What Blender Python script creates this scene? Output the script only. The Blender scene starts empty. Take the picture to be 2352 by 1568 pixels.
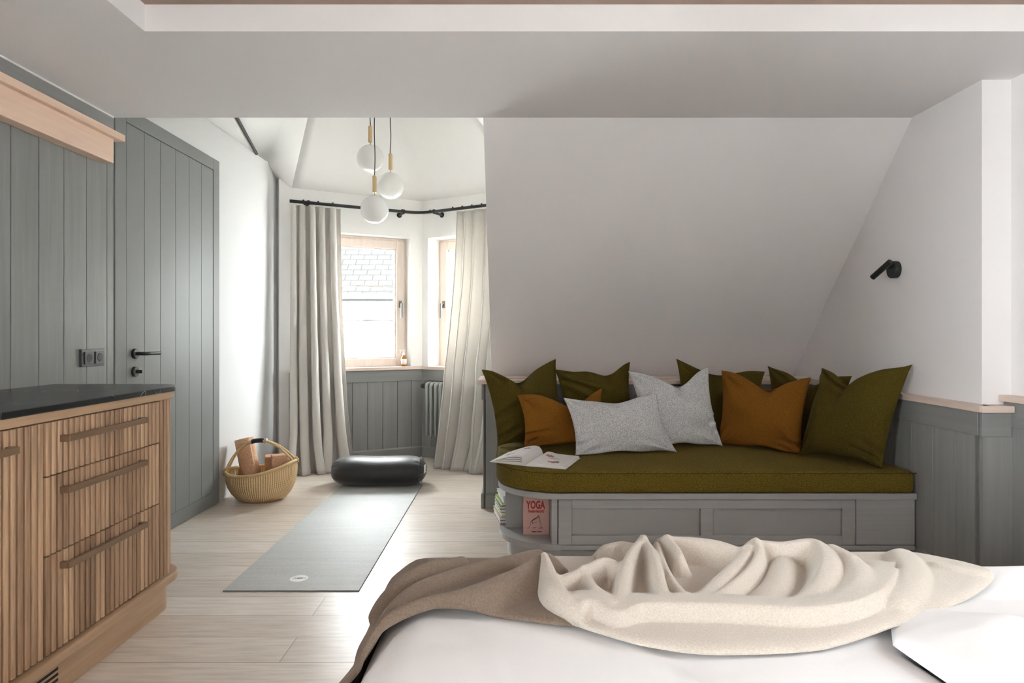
import bpy, bmesh, math, random
import numpy as np
from mathutils import Vector, Matrix, noise
from mathutils.bvhtree import BVHTree
PI = math.pi
sc = bpy.context.scene
COL = sc.collection

# ------------------------------------------------------------------ camera
CAMZ = 1.12
FPX = 1500.0
HX, HY = 1176.0, 768.0
cam_d = bpy.data.cameras.new('camera'); cam = bpy.data.objects.new('camera', cam_d); COL.objects.link(cam)
cam.location = (0, 0, CAMZ); cam.rotation_euler = (PI/2, 0, 0)
cam_d.sensor_width = 36.0; cam_d.lens = 36.0*FPX/2352.0
cam_d.shift_y = -(784.0-HY)/2352.0
cam_d.clip_start = 0.05; cam_d.clip_end = 200
sc.camera = cam
def P(x, y, Y):                                   # a point seen at photo position x, y and lying at depth Y
    return Vector(((x-HX)*Y/FPX, Y, CAMZ-(y-HY)*Y/FPX))
def PZ(x, y, z):                                  # the same for a known height
    return P(x, y, FPX*(CAMZ-z)/(y-HY))

# ------------------------------------------------------------------ world, light, exposure
w = bpy.data.worlds.new('world'); sc.world = w; w.use_nodes = True
bg = w.node_tree.nodes['Background']
bg.inputs[0].default_value = (0.93, 0.965, 1.0, 1); bg.inputs[1].default_value = 11.5
sc.view_settings.view_transform = 'Standard'; sc.view_settings.look = 'None'
sc.view_settings.gamma = 1.0; sc.view_settings.use_curve_mapping = False
sc.view_settings.exposure = 2.5
sc.cycles.use_denoising = True
sc.cycles.max_bounces = 9; sc.cycles.diffuse_bounces = 6; sc.cycles.glossy_bounces = 4
sc.cycles.transparent_max_bounces = 12
sc.cycles.sample_clamp_indirect = 6.0
def portal(name, loc, rot, sx, sy):
    l = bpy.data.lights.new(name, 'AREA'); l.shape = 'RECTANGLE'; l.size = sx; l.size_y = sy
    l.cycles.is_portal = True
    o = bpy.data.objects.new(name, l); COL.objects.link(o); o.location = loc; o.rotation_euler = rot
    return o

# ------------------------------------------------------------------ materials
def nmat(name):
    m = bpy.data.materials.new(name); m.use_nodes = True
    nt = m.node_tree; b = nt.nodes['Principled BSDF']
    return m, nt, b
def N(nt, t, **k):
    n = nt.nodes.new(t)
    for a, v in k.items(): setattr(n, a, v)
    return n
def coord(nt, scale=(1,1,1), kind='Object', rot=(0,0,0)):
    mp = N(nt, 'ShaderNodeMapping'); mp.inputs['Scale'].default_value = scale; mp.inputs['Rotation'].default_value = rot
    if kind == 'World':
        g = N(nt, 'ShaderNodeNewGeometry'); nt.links.new(g.outputs['Position'], mp.inputs[0])
    else:
        tc = N(nt, 'ShaderNodeTexCoord'); nt.links.new(tc.outputs[kind], mp.inputs[0])
    return mp.outputs[0]
def ramp(nt, fac, stops):
    r = N(nt, 'ShaderNodeValToRGB'); nt.links.new(fac, r.inputs[0])
    while len(r.color_ramp.elements) < len(stops): r.color_ramp.elements.new(0.5)
    for e, (p, c) in zip(r.color_ramp.elements, stops):
        e.position = p; e.color = (c[0], c[1], c[2], 1)
    return r.outputs[0]
def bump(nt, b, h, strength, dist):
    bp = N(nt, 'ShaderNodeBump'); bp.inputs['Strength'].default_value = strength; bp.inputs['Distance'].default_value = dist
    nt.links.new(h, bp.inputs['Height']); nt.links.new(bp.outputs[0], b.inputs['Normal'])
def noise_tex(nt, vec, scale, detail=3, rough=0.5):
    n = N(nt, 'ShaderNodeTexNoise'); n.inputs['Scale'].default_value = scale; n.inputs['Detail'].default_value = detail
    n.inputs['Roughness'].default_value = rough; nt.links.new(vec, n.inputs['Vector']); return n.outputs['Fac']
def plain(name, c, rough=0.5, metal=0.0, bumps=None, spec=None, coat=0, var=0.0, vscale=3.0, sheen=0):
    m, nt, b = nmat(name)
    b.inputs['Base Color'].default_value = (*c, 1); b.inputs['Roughness'].default_value = rough
    b.inputs['Metallic'].default_value = metal
    if spec is not None: b.inputs['Specular IOR Level'].default_value = spec
    if coat: b.inputs['Coat Weight'].default_value = coat; b.inputs['Coat Roughness'].default_value = 0.1
    if sheen: b.inputs['Sheen Weight'].default_value = sheen
    v = coord(nt, kind='World') if (bumps or var) else None
    if var:
        f = noise_tex(nt, v, vscale, 4)
        lo = [x*(1-var) for x in c]; hi = [min(1, x*(1+var)) for x in c]
        nt.links.new(ramp(nt, f, [(0.3, lo), (0.7, hi)]), b.inputs['Base Color'])
    if bumps:
        sca, stg, dst = bumps
        bump(nt, b, noise_tex(nt, v, sca, 3), stg, dst)
    return m
def woodmat(name, c1, c2, scale, rough=0.45, stretch=18, bstr=0.25, spec=None, kind='World', sc_fine=1.0):
    m, nt, b = nmat(name)
    b.inputs['Roughness'].default_value = rough
    if spec is not None: b.inputs['Specular IOR Level'].default_value = spec
    v = coord(nt, scale, kind)
    f = noise_tex(nt, v, stretch, 6, 0.6)
    nt.links.new(ramp(nt, f, [(0.3, c1), (0.7, c2)]), b.inputs['Base Color'])
    if bstr: bump(nt, b, f, bstr, 0.002)
    return m
M = {}
M['plaster'] = plain('plaster', (0.79, 0.775, 0.778), 0.85, bumps=(60, 0.12, 0.002), var=0.012, vscale=1.2)
M['plaster_bay'] = plain('plaster_bay', (0.86, 0.85, 0.83), 0.85, bumps=(60, 0.12, 0.002))
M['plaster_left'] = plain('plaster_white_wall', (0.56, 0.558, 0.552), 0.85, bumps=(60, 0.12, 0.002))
M['recess'] = plain('recess_shade', (0.36, 0.27, 0.22), 0.8)  # brown holds the shade of the tray ceiling, painted into the colour
M['grey'] = woodmat('grey_paint_on_wood', (0.170, 0.175, 0.170), (0.215, 0.218, 0.212), (1, 1, 0.05), 0.42, 30, 0.35)
M['grey_h'] = woodmat('grey_paint_rail', (0.225, 0.228, 0.224), (0.265, 0.267, 0.262), (0.06, 0.06, 1), 0.40, 40, 0.25)
M['grey_d'] = woodmat('grey_paint_dado', (0.235, 0.238, 0.232), (0.285, 0.286, 0.280), (1, 1, 0.05), 0.45, 30, 0.3)
M['grey_smooth'] = plain('grey_paint_smooth', (0.185, 0.189, 0.186), 0.48, bumps=(40, 0.04, 0.001), spec=0.35)
M['bench'] = woodmat('bench_paint', (0.33, 0.335, 0.335), (0.39, 0.392, 0.39), (0.06, 1, 1), 0.38, 45, 0.3)
M['bench_smooth'] = plain('bench_paint_smooth', (0.35, 0.353, 0.35), 0.36, bumps=(40, 0.03, 0.001))
M['groove'] = plain('groove_shadow_paint', (0.07, 0.072, 0.07), 0.7)
M['pine'] = woodmat('pale_pine', (0.68, 0.47, 0.35), (0.76, 0.56, 0.43), (1, 0.05, 1), 0.5, 40, 0.12)
M['pine_cap'] = woodmat('pine_cap', (0.62, 0.49, 0.42), (0.72, 0.60, 0.53), (0.07, 0.07, 1), 0.5, 40, 0.12)
M['pine_win'] = woodmat('pine_window', (0.76, 0.64, 0.56), (0.84, 0.73, 0.66), (1, 1, 0.07), 0.5, 40, 0.1)
M['white_wood'] = plain('white_bead', (0.8, 0.79, 0.77), 0.5)
M['black'] = plain('black_metal', (0.012, 0.014, 0.014), 0.38)
M['black_matt'] = plain('black_plastic', (0.035, 0.036, 0.036), 0.35)
M['black_deep'] = plain('socket_well', (0.006, 0.006, 0.006), 0.5)
M['steel'] = plain('brushed_steel', (0.22, 0.215, 0.21), 0.4, metal=0.8)
M['bronze'] = plain('bronze_metal', (0.235, 0.15, 0.088), 0.42, metal=0.35)
M['brass'] = plain('pale_brass', (0.66, 0.48, 0.26), 0.42, metal=0.25)
M['opal'] = plain('opal_glass', (0.90, 0.89, 0.87), 0.35, coat=0.35)
M['cord'] = plain('dark_cord', (0.03, 0.025, 0.02), 0.7)
M['leather'] = plain('black_leather', (0.02, 0.022, 0.025), 0.45, bumps=(220, 0.5, 0.002))
M['page'] = plain('page_paper', (0.80, 0.79, 0.78), 0.45)
M['cover_pink'] = plain('pink_cover', (0.62, 0.385, 0.345), 0.45)
M['ink_red'] = plain('red_ink', (0.42, 0.025, 0.02), 0.5)
M['ink_black'] = plain('black_ink', (0.015, 0.012, 0.012), 0.5)
M['ink_grey'] = plain('grey_ink', (0.30, 0.27, 0.26), 0.5)
M['ink_rose'] = plain('rose_ink', (0.42, 0.20, 0.17), 0.5)
M['green_cover'] = plain('lime_cover', (0.30, 0.42, 0.06), 0.4)
M['pink_cover2'] = plain('pale_pink_cover', (0.60, 0.42, 0.42), 0.4)
M['white_cover'] = plain('white_cover', (0.70, 0.70, 0.68), 0.4)
M['dark_cover'] = plain('grey_green_cover', (0.10, 0.12, 0.08), 0.4)
M['brown_cover'] = plain('brown_cover', (0.10, 0.07, 0.06), 0.4)
M['amber'] = plain('amber_bottle', (0.42, 0.17, 0.02), 0.12)
M['label_w'] = plain('white_label', (0.8, 0.8, 0.78), 0.5)
M['duvet'] = plain('white_cotton', (0.69, 0.683, 0.692), 0.75, bumps=(14, 0.25, 0.012), sheen=0.2)
M['mattress'] = plain('mattress_cotton', (0.7, 0.68, 0.65), 0.8)
M['bolster'] = plain('charcoal_satin', (0.014, 0.014, 0.016), 0.42, bumps=(6, 0.12, 0.01), sheen=0.25)
M['opal_clear'] = plain('clear_glass_tip', (0.9, 0.9, 0.9), 0.03, coat=1.0)
M['silver'] = plain('grey_radiator', (0.30, 0.32, 0.30), 0.3)
M['cork'] = plain('cork', (0.55, 0.32, 0.19), 0.75, bumps=(160, 0.4, 0.002), var=0.22, vscale=110)
M['facade'] = plain('white_render', (0.62, 0.62, 0.60), 0.9)
M['stone'] = plain('pale_stone', (0.024, 0.024, 0.023), 0.9)
M['stone_d'] = plain('dark_pane', (0.010, 0.010, 0.0095), 0.8)  # dark tone of the arched window panes
M['gutter'] = plain('zinc_gutter', (0.008, 0.008, 0.008), 0.6)
M['ground'] = plain('courtyard_gravel', (0.78, 0.76, 0.73), 0.9)

def fabric(name, c, hi, scale, bstr=0.6, dist=0.004, sheen=0.5, thr=(0.35, 0.7), rough=0.95):
    m, nt, b = nmat(name)
    b.inputs['Roughness'].default_value = rough; b.inputs['Sheen Weight'].default_value = sheen
    b.inputs['Sheen Roughness'].default_value = 0.5; b.inputs['Specular IOR Level'].default_value = 0.15
    b.inputs['Sheen Tint'].default_value = (*[min(1, 0.3+x*1.6) for x in hi], 1)
    v = coord(nt, kind='World')
    f = noise_tex(nt, v, scale, 2, 0.7)
    nt.links.new(ramp(nt, f, [(thr[0], c), (thr[1], hi)]), b.inputs['Base Color'])
    bump(nt, b, f, bstr, dist)
    return m
M['olive'] = fabric('olive_wool', (0.050, 0.037, 0.005), (0.108, 0.080, 0.012), 260, 0.5, 0.003, 0.03)
M['olive_b'] = fabric('olive_boucle', (0.084, 0.057, 0.007), (0.20, 0.143, 0.024), 170, 0.9, 0.005, 0.04)
M['rust'] = fabric('rust_wool', (0.165, 0.064, 0.007), (0.27, 0.112, 0.016), 260, 0.4, 0.002, 0.03)
M['greyf'] = fabric('grey_boucle', (0.34, 0.35, 0.36), (0.74, 0.74, 0.74), 240, 0.8, 0.004, 0.1, (0.36, 0.58))
M['wool'] = fabric('beige_wool', (0.42, 0.372, 0.32), (0.51, 0.462, 0.41), 330, 0.5, 0.003, 0.3)
M['wool_b'] = fabric('brown_wool', (0.155, 0.115, 0.086), (0.215, 0.168, 0.132), 330, 0.5, 0.003, 0.3)

def curtain_mat():
    m, nt, b = nmat('linen_curtain')
    b.inputs['Roughness'].default_value = 0.9; b.inputs['Specular IOR Level'].default_value = 0.1
    v = coord(nt, (1, 1, 0.3), 'World')
    f = noise_tex(nt, v, 400, 2)
    col = ramp(nt, f, [(0.3, (0.66, 0.63, 0.59)), (0.7, (0.74, 0.71, 0.67))])
    nt.links.new(col, b.inputs['Base Color'])
    bump(nt, b, f, 0.2, 0.001)
    tr = N(nt, 'ShaderNodeBsdfTranslucent'); nt.links.new(col, tr.inputs[0])
    mx = N(nt, 'ShaderNodeMixShader'); mx.inputs[0].default_value = 0.28
    nt.links.new(b.outputs[0], mx.inputs[1]); nt.links.new(tr.outputs[0], mx.inputs[2])
    nt.links.new(mx.outputs[0], nt.nodes['Material Output'].inputs[0])
    return m
M['linen'] = curtain_mat()

def glass_mat():
    m = bpy.data.materials.new('window_glass'); m.use_nodes = True; nt = m.node_tree
    nt.nodes.remove(nt.nodes['Principled BSDF'])
    t = N(nt, 'ShaderNodeBsdfTransparent'); t.inputs[0].default_value = (0.96, 0.97, 0.96, 1)
    g = N(nt, 'ShaderNodeBsdfGlossy'); g.inputs['Roughness'].default_value = 0.02
    f = N(nt, 'ShaderNodeFresnel'); f.inputs[0].default_value = 1.35
    mx = N(nt, 'ShaderNodeMixShader'); nt.links.new(f.outputs[0], mx.inputs[0])
    nt.links.new(t.outputs[0], mx.inputs[1]); nt.links.new(g.outputs[0], mx.inputs[2])
    nt.links.new(mx.outputs[0], nt.nodes['Material Output'].inputs[0])
    return m
M['glass'] = glass_mat()

def floor_mat():
    m, nt, b = nmat('oak_floor')
    v = coord(nt, (1, 1, 1), 'World')
    br = N(nt, 'ShaderNodeTexBrick'); nt.links.new(v, br.inputs['Vector'])
    br.offset = 0.37; br.offset_frequency = 2; br.squash = 1.0
    br.inputs['Scale'].default_value = 1.0; br.inputs['Brick Width'].default_value = 2.15
    br.inputs['Row Height'].default_value = 0.186; br.inputs['Mortar Size'].default_value = 0.0022
    br.inputs['Mortar Smooth'].default_value = 0.1; br.inputs['Bias'].default_value = 0.0
    br.inputs['Color1'].default_value = (0.0, 0, 0, 1); br.inputs['Color2'].default_value = (1, 1, 1, 1)
    br.inputs['Mortar'].default_value = (0.5, 0.5, 0.5, 1)
    v2 = coord(nt, (0.09, 1, 1), 'World')
    grain = noise_tex(nt, v2, 55, 6, 0.6)
    tone = ramp(nt, br.outputs['Color'], [(0.0, (0.60, 0.52, 0.445)), (1.0, (0.71, 0.64, 0.57))])
    g2 = ramp(nt, grain, [(0.30, (0.80, 0.78, 0.76)), (0.6, (1.04, 1.04, 1.04))])
    mul = N(nt, 'ShaderNodeMixRGB', blend_type='MULTIPLY'); mul.inputs[0].default_value = 1
    nt.links.new(tone, mul.inputs[1]); nt.links.new(g2, mul.inputs[2])
    mo = N(nt, 'ShaderNodeMixRGB'); nt.links.new(br.outputs['Fac'], mo.inputs[0])
    nt.links.new(mul.outputs[0], mo.inputs[1]); mo.inputs[2].default_value = (0.36, 0.30, 0.25, 1)
    nt.links.new(mo.outputs[0], b.inputs['Base Color'])
    b.inputs['Roughness'].default_value = 0.34; b.inputs['Specular IOR Level'].default_value = 0.6
    sub = N(nt, 'ShaderNodeMath', operation='SUBTRACT'); nt.links.new(grain, sub.inputs[0]); nt.links.new(br.outputs['Fac'], sub.inputs[1])
    bump(nt, b, sub.outputs[0], 0.18, 0.0025)
    return m
M['floor'] = floor_mat()

def slat_mat():
    m, nt, b = nmat('fluted_oak')
    tc = N(nt, 'ShaderNodeTexCoord'); sp = N(nt, 'ShaderNodeSeparateXYZ'); nt.links.new(tc.outputs['UV'], sp.inputs[0])
    dv = N(nt, 'ShaderNodeMath', operation='DIVIDE'); dv.inputs[1].default_value = 0.0528; nt.links.new(sp.outputs[0], dv.inputs[0])
    fl = N(nt, 'ShaderNodeMath', operation='FLOOR'); nt.links.new(dv.outputs[0], fl.inputs[0])
    wn = N(nt, 'ShaderNodeTexWhiteNoise', noise_dimensions='1D'); nt.links.new(fl.outputs[0], wn.inputs['W'])
    col = ramp(nt, wn.outputs['Value'], [(0.0, (0.12, 0.070, 0.045)), (0.06, (0.32, 0.195, 0.112)), (0.5, (0.43, 0.275, 0.165)), (1.0, (0.52, 0.345, 0.21))])
    v2 = coord(nt, (1, 1, 0.045), 'World')
    g = noise_tex(nt, v2, 75, 6, 0.65)
    g2 = ramp(nt, g, [(0.3, (0.62, 0.60, 0.60)), (0.62, (1.1, 1.1, 1.1))])
    mul = N(nt, 'ShaderNodeMixRGB', blend_type='MULTIPLY'); mul.inputs[0].default_value = 1
    nt.links.new(col, mul.inputs[1]); nt.links.new(g2, mul.inputs[2]); nt.links.new(mul.outputs[0], b.inputs['Base Color'])
    b.inputs['Roughness'].default_value = 0.5
    bump(nt, b, g, 0.2, 0.001)
    return m
M['slat'] = slat_mat()
M['oak'] = woodmat('oak_trim', (0.38, 0.245, 0.145), (0.48, 0.32, 0.20), (1, 0.05, 1), 0.42, 45, 0.15)

def marble_mat():
    m, nt, b = nmat('black_marble')
    v = coord(nt, (1, 1, 1), 'World')
    nd = N(nt, 'ShaderNodeTexNoise'); nd.inputs['Scale'].default_value = 4; nt.links.new(v, nd.inputs['Vector'])
    ad = N(nt, 'ShaderNodeMixRGB', blend_type='ADD'); ad.inputs[0].default_value = 0.35
    nt.links.new(v, ad.inputs[1]); nt.links.new(nd.outputs['Color'], ad.inputs[2])
    vo = N(nt, 'ShaderNodeTexVoronoi', feature='DISTANCE_TO_EDGE'); vo.inputs['Scale'].default_value = 6.5
    nt.links.new(ad.outputs[0], vo.inputs['Vector'])
    vein = ramp(nt, vo.outputs['Distance'], [(0.0, (1, 1, 1)), (0.012, (0, 0, 0))])
    msk = ramp(nt, noise_tex(nt, v, 7, 3), [(0.44, (0, 0, 0)), (0.56, (1, 1, 1))])
    mm = N(nt, 'ShaderNodeMixRGB', blend_type='MULTIPLY'); mm.inputs[0].default_value = 1
    nt.links.new(vein, mm.inputs[1]); nt.links.new(msk, mm.inputs[2])
    mx = N(nt, 'ShaderNodeMixRGB'); nt.links.new(mm.outputs[0], mx.inputs[0])
    mx.inputs[1].default_value = (0.012, 0.013, 0.015, 1); mx.inputs[2].default_value = (0.45, 0.44, 0.43, 1)
    nt.links.new(mx.outputs[0], b.inputs['Base Color']); b.inputs['Roughness'].default_value = 0.27
    return m
M['marble'] = marble_mat()

def mat_mat():
    m, nt, b = nmat('yoga_mat_weave')
    v = coord(nt, (1, 1, 1), 'World')
    f = noise_tex(nt, v, 260, 3, 0.7)
    g = noise_tex(nt, coord(nt, (0.4, 5, 1), 'World'), 6, 2)
    c = ramp(nt, f, [(0.35, (0.38, 0.385, 0.375)), (0.65, (0.50, 0.505, 0.49))])
    c2 = ramp(nt, g, [(0.4, (0.93, 0.93, 0.93)), (0.6, (1, 1, 1))])
    mul = N(nt, 'ShaderNodeMixRGB', blend_type='MULTIPLY'); mul.inputs[0].default_value = 1
    nt.links.new(c, mul.inputs[1]); nt.links.new(c2, mul.inputs[2]); nt.links.new(mul.outputs[0], b.inputs['Base Color'])
    b.inputs['Roughness'].default_value = 0.55; bump(nt, b, f, 0.15, 0.001)
    return m
M['matte'] = mat_mat()
M['mat_edge'] = plain('mat_edge', (0.10, 0.11, 0.10), 0.7)

def straw_mat():
    m, nt, b = nmat('woven_straw')
    tc = N(nt, 'ShaderNodeTexCoord')
    mp = N(nt, 'ShaderNodeMapping'); nt.links.new(tc.outputs['UV'], mp.inputs[0])
    w1 = N(nt, 'ShaderNodeTexWave', wave_type='BANDS', bands_direction='X'); w1.inputs['Scale'].default_value = 7.5
    w1.inputs['Distortion'].default_value = 0.6; w1.inputs['Detail Scale'].default_value = 3
    w2 = N(nt, 'ShaderNodeTexWave', wave_type='BANDS', bands_direction='Y'); w2.inputs['Scale'].default_value = 7.5
    w2.inputs['Distortion'].default_value = 1.0
    nt.links.new(mp.outputs[0], w1.inputs[0]); nt.links.new(mp.outputs[0], w2.inputs[0])
    s = N(nt, 'ShaderNodeMath', operation='MULTIPLY_ADD'); s.inputs[1].default_value = 0.35
    nt.links.new(w2.outputs['Fac'], s.inputs[0]); nt.links.new(w1.outputs['Fac'], s.inputs[2])
    nt.links.new(ramp(nt, s.outputs[0], [(0.1, (0.36, 0.215, 0.09)), (0.9, (0.76, 0.55, 0.30))]), b.inputs['Base Color'])
    b.inputs['Roughness'].default_value = 0.6; bump(nt, b, s.outputs[0], 0.6, 0.004)
    return m
M['straw'] = straw_mat()
M['cane'] = plain('cane', (0.60, 0.42, 0.20), 0.5, bumps=(90, 0.3, 0.003), var=0.15, vscale=30)

def roof_mat():
    m, nt, b = nmat('slate_roof')
    v = coord(nt, (1, 1, 1), 'UV')
    br = N(nt, 'ShaderNodeTexBrick'); nt.links.new(v, br.inputs['Vector']); br.offset = 0.5
    br.inputs['Scale'].default_value = 1; br.inputs['Brick Width'].default_value = 0.34; br.inputs['Row Height'].default_value = 0.20
    br.inputs['Mortar Size'].default_value = 0.010; br.inputs['Bias'].default_value = 0.0
    br.inputs['Color1'].default_value = (0.0185, 0.0182, 0.0178, 1); br.inputs['Color2'].default_value = (0.0205, 0.0202, 0.0198, 1)
    br.inputs['Mortar'].default_value = (0.0115, 0.0113, 0.0112, 1)
    nt.links.new(br.outputs[0], b.inputs['Base Color']); b.inputs['Roughness'].default_value = 0.95
    b.inputs['Specular IOR Level'].default_value = 0.0
    return m
M['roof'] = roof_mat()

# ------------------------------------------------------------------ helpers
def link_mesh(name, bm, mat, parent=None, smooth=False, bevel=0, seg=2, auto=None):
    me = bpy.data.meshes.new(name)
    bmesh.ops.recalc_face_normals(bm, faces=bm.faces)
    bm.to_mesh(me); bm.free()
    o = bpy.data.objects.new(name, me); COL.objects.link(o)
    for mm in (mat if isinstance(mat, (list, tuple)) else [mat]): me.materials.append(M[mm])
    if parent is not None:
        inv = world_of(parent).inverted()
        me.transform(inv); o.parent = parent
    if smooth:
        for p in me.polygons: p.use_smooth = True
        if auto is not None:
            md = o.modifiers.new('edges', 'EDGE_SPLIT'); md.split_angle = math.radians(auto)
    if bevel:
        md = o.modifiers.new('bevel', 'BEVEL'); md.width = bevel; md.segments = seg; md.limit_method = 'ANGLE'; md.angle_limit = math.radians(40)
        md.harden_normals = False
    return o
def world_of(o):
    mw = Matrix.LocRotScale(o.location, o.rotation_euler, o.scale)
    return world_of(o.parent) @ mw if o.parent else mw
def thing(name, label, cat, loc=(0,0,0), rot=(0,0,0), group=None):
    o = bpy.data.objects.new(name, None); COL.objects.link(o); o.location = loc; o.rotation_euler = rot
    o.empty_display_size = 0.05
    return tag(o, label, cat, group)
def tag(o, label, cat, group=None):
    o['label'] = label; o['category'] = cat
    if group: o['group'] = group
    return o
def rebase(o, loc):                                # move a single mesh's origin to its base
    loc = Vector(loc); o.data.transform(Matrix.Translation(-loc)); o.location = loc; return o
def struct(name, bm, mat, parent=None, label=None, **k):
    o = link_mesh(name, bm, mat, parent, **k)
    if parent is None:
        o['kind'] = 'structure'
        if label: o['label'] = label
    return o
def BM(): return bmesh.new()
def hexa(bm, c):                                   # c: 8 corners, bottom ring then top ring
    v = [bm.verts.new(p) for p in c]
    for f in ((0,1,2,3), (7,6,5,4), (0,4,5,1), (1,5,6,2), (2,6,7,3), (3,7,4,0)): bm.faces.new([v[i] for i in f])
    return v
def box(bm, x0, x1, y0, y1, z0, z1):
    hexa(bm, [(x0,y0,z0),(x1,y0,z0),(x1,y1,z0),(x0,y1,z0),(x0,y0,z1),(x1,y0,z1),(x1,y1,z1),(x0,y1,z1)])
def prism(bm, poly, z0, z1):
    a = [bm.verts.new((x, y, z0)) for x, y in poly]; b = [bm.verts.new((x, y, z1)) for x, y in poly]
    n = len(poly); bm.faces.new(a[::-1]); bm.faces.new(b)
    for i in range(n): bm.faces.new([a[i], a[(i+1)%n], b[(i+1)%n], b[i]])
def prism_x(bm, poly, x0, x1):                     # poly in (y, z), extruded along x
    a = [bm.verts.new((x0, y, z)) for y, z in poly]; b = [bm.verts.new((x1, y, z)) for y, z in poly]
    n = len(poly); bm.faces.new(a[::-1]); bm.faces.new(b)
    for i in range(n): bm.faces.new([a[i], a[(i+1)%n], b[(i+1)%n], b[i]])
class Frame:                                       # s along a wall, d out of it into the room, z up
    def __init__(s, p0, u, n): s.p = Vector((p0[0], p0[1], 0)); s.u = Vector((u[0], u[1], 0)).normalized(); s.n = Vector((n[0], n[1], 0)).normalized()
    def at(s, a, d, z): return s.p + s.u*a + s.n*d + Vector((0, 0, z))
    def box(s, bm, s0, s1, d0, d1, z0, z1):
        hexa(bm, [s.at(s0,d0,z0), s.at(s1,d0,z0), s.at(s1,d1,z0), s.at(s0,d1,z0), s.at(s0,d0,z1), s.at(s1,d0,z1), s.at(s1,d1,z1), s.at(s0,d1,z1)])
def tube(bm, pts, r, seg=10, closed=False, cap=True, flat=1.0):
    pts = [Vector(p) for p in pts]; n = len(pts)
    rr = r if isinstance(r, (list, tuple)) else [r]*n
    rings = []; prev = None
    for i, p in enumerate(pts):
        if closed: t = pts[(i+1)%n] - pts[i-1]
        else: t = pts[min(i+1, n-1)] - pts[max(i-1, 0)]
        t.normalize()
        if prev is None:
            a = Vector((0,0,1)) if abs(t.z) < 0.9 else Vector((1,0,0))
            x = t.cross(a).normalized()
        else:
            x = (prev - t*prev.dot(t)).normalized()
        prev = x; y = t.cross(x)
        rings.append([bm.verts.new(p + x*math.cos(2*PI*k/seg)*rr[i] + y*math.sin(2*PI*k/seg)*rr[i]*flat) for k in range(seg)])
    m = n if closed else n-1
    for i in range(m):
        a, b = rings[i], rings[(i+1)%n]
        for k in range(seg): bm.faces.new([a[k], a[(k+1)%seg], b[(k+1)%seg], b[k]])
    if cap and not closed: bm.faces.new(rings[0][::-1]); bm.faces.new(rings[-1])
def lathe(bm, prof, c=(0,0,0), axis=(0,0,1), seg=24):   # prof: (radius, height) pairs
    c = Vector(c); ax = Vector(axis).normalized()
    a = Vector((0,0,1)) if abs(ax.z) < 0.9 else Vector((1,0,0))
    x = ax.cross(a).normalized(); y = ax.cross(x); rings = []
    for r, h in prof:
        if r < 1e-6: rings.append([bm.verts.new(c + ax*h)])
        else: rings.append([bm.verts.new(c + ax*h + x*math.cos(2*PI*k/seg)*r + y*math.sin(2*PI*k/seg)*r) for k in range(seg)])
    for A, B in zip(rings, rings[1:]):
        for k in range(seg):
            q = [A[k % len(A)], A[(k+1) % len(A)], B[(k+1) % len(B)], B[k % len(B)]]
            f = []
            for v in q:
                if v not in f: f.append(v)
            if len(f) > 2: bm.faces.new(f)
    if len(rings[0]) > 1: bm.faces.new(rings[0][::-1])
    if len(rings[-1]) > 1: bm.faces.new(rings[-1])
def grid(bm, fn, nu, nv, closed_u=False, uv=None):
    V = [[bm.verts.new(fn(i/(nu), j/(nv))) for i in range(nu + (0 if closed_u else 1))] for j in range(nv+1)]
    L = bm.loops.layers.uv.verify() if uv else None
    for j in range(nv):
        for i in range(nu):
            i2 = (i+1) % nu if closed_u else i+1
            f = bm.faces.new([V[j][i], V[j][i2], V[j+1][i2], V[j+1][i]])
            if uv:
                for lp, (a, b) in zip(f.loops, ((i, j), (i+1, j), (i+1, j+1), (i, j+1))): lp[L].uv = uv(a/nu, b/nv)
    return V
def mesh_from_array(name, A, mat, parent=None, thick=0, faces_mat=None, mats=None):
    h, wd, _ = A.shape
    idx = np.arange(h*wd).reshape(h, wd)
    F = np.stack([idx[:-1,:-1], idx[:-1,1:], idx[1:,1:], idx[1:,:-1]], -1).reshape(-1, 4)
    me = bpy.data.meshes.new(name); me.from_pydata(A.reshape(-1,3).tolist(), [], F.tolist())
    o = bpy.data.objects.new(name, me); COL.objects.link(o)
    for mm in (mats or [mat]): me.materials.append(M[mm])
    for p in me.polygons: p.use_smooth = True
    if parent is not None: me.transform(world_of(parent).inverted()); o.parent = parent
    if thick:
        md = o.modifiers.new('thickness', 'SOLIDIFY'); md.thickness = thick; md.offset = -1
    return o
def text_mesh(name, body, size, mat, mtx, parent, extrude=0.0004, sx=1.0, shear=0.0, offset=0.0):
    cu = bpy.data.curves.new(name, 'FONT'); cu.body = body; cu.size = size; cu.extrude = extrude; cu.align_x = 'CENTER'; cu.shear = shear
    cu.offset = offset; cu.resolution_u = 3
    t = bpy.data.objects.new(name + '_curve', cu); COL.objects.link(t)
    bpy.context.view_layer.update()
    me = bpy.data.meshes.new_from_object(t.evaluated_get(bpy.context.evaluated_depsgraph_get()))
    bpy.data.objects.remove(t); bpy.data.curves.remove(cu)
    me.transform(mtx @ Matrix.Diagonal((sx, 1, 1, 1)))
    me.transform(world_of(parent).inverted())
    me.materials.clear(); me.materials.append(M[mat])
    o = bpy.data.objects.new(name, me); COL.objects.link(o); o.parent = parent
    return o
def arc(cx, cy, r, a0, a1, n=10):
    return [(cx+r*math.cos(math.radians(a0+(a1-a0)*i/n)), cy+r*math.sin(math.radians(a0+(a1-a0)*i/n))) for i in range(n+1)]

# ================================================================== THE ROOM
ZC = 2.188                                          # soffit height
YB = 3.217                                          # where the flat ceiling ends
XL, XR, XR2 = -1.96, 1.97, 2.092
BACK = -2.6
A_ = Vector((-1.844, 5.466, 0)); K_ = Vector((-0.827, 6.02, 0)); R_ = Vector((0.19, 5.42, 0))
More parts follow.
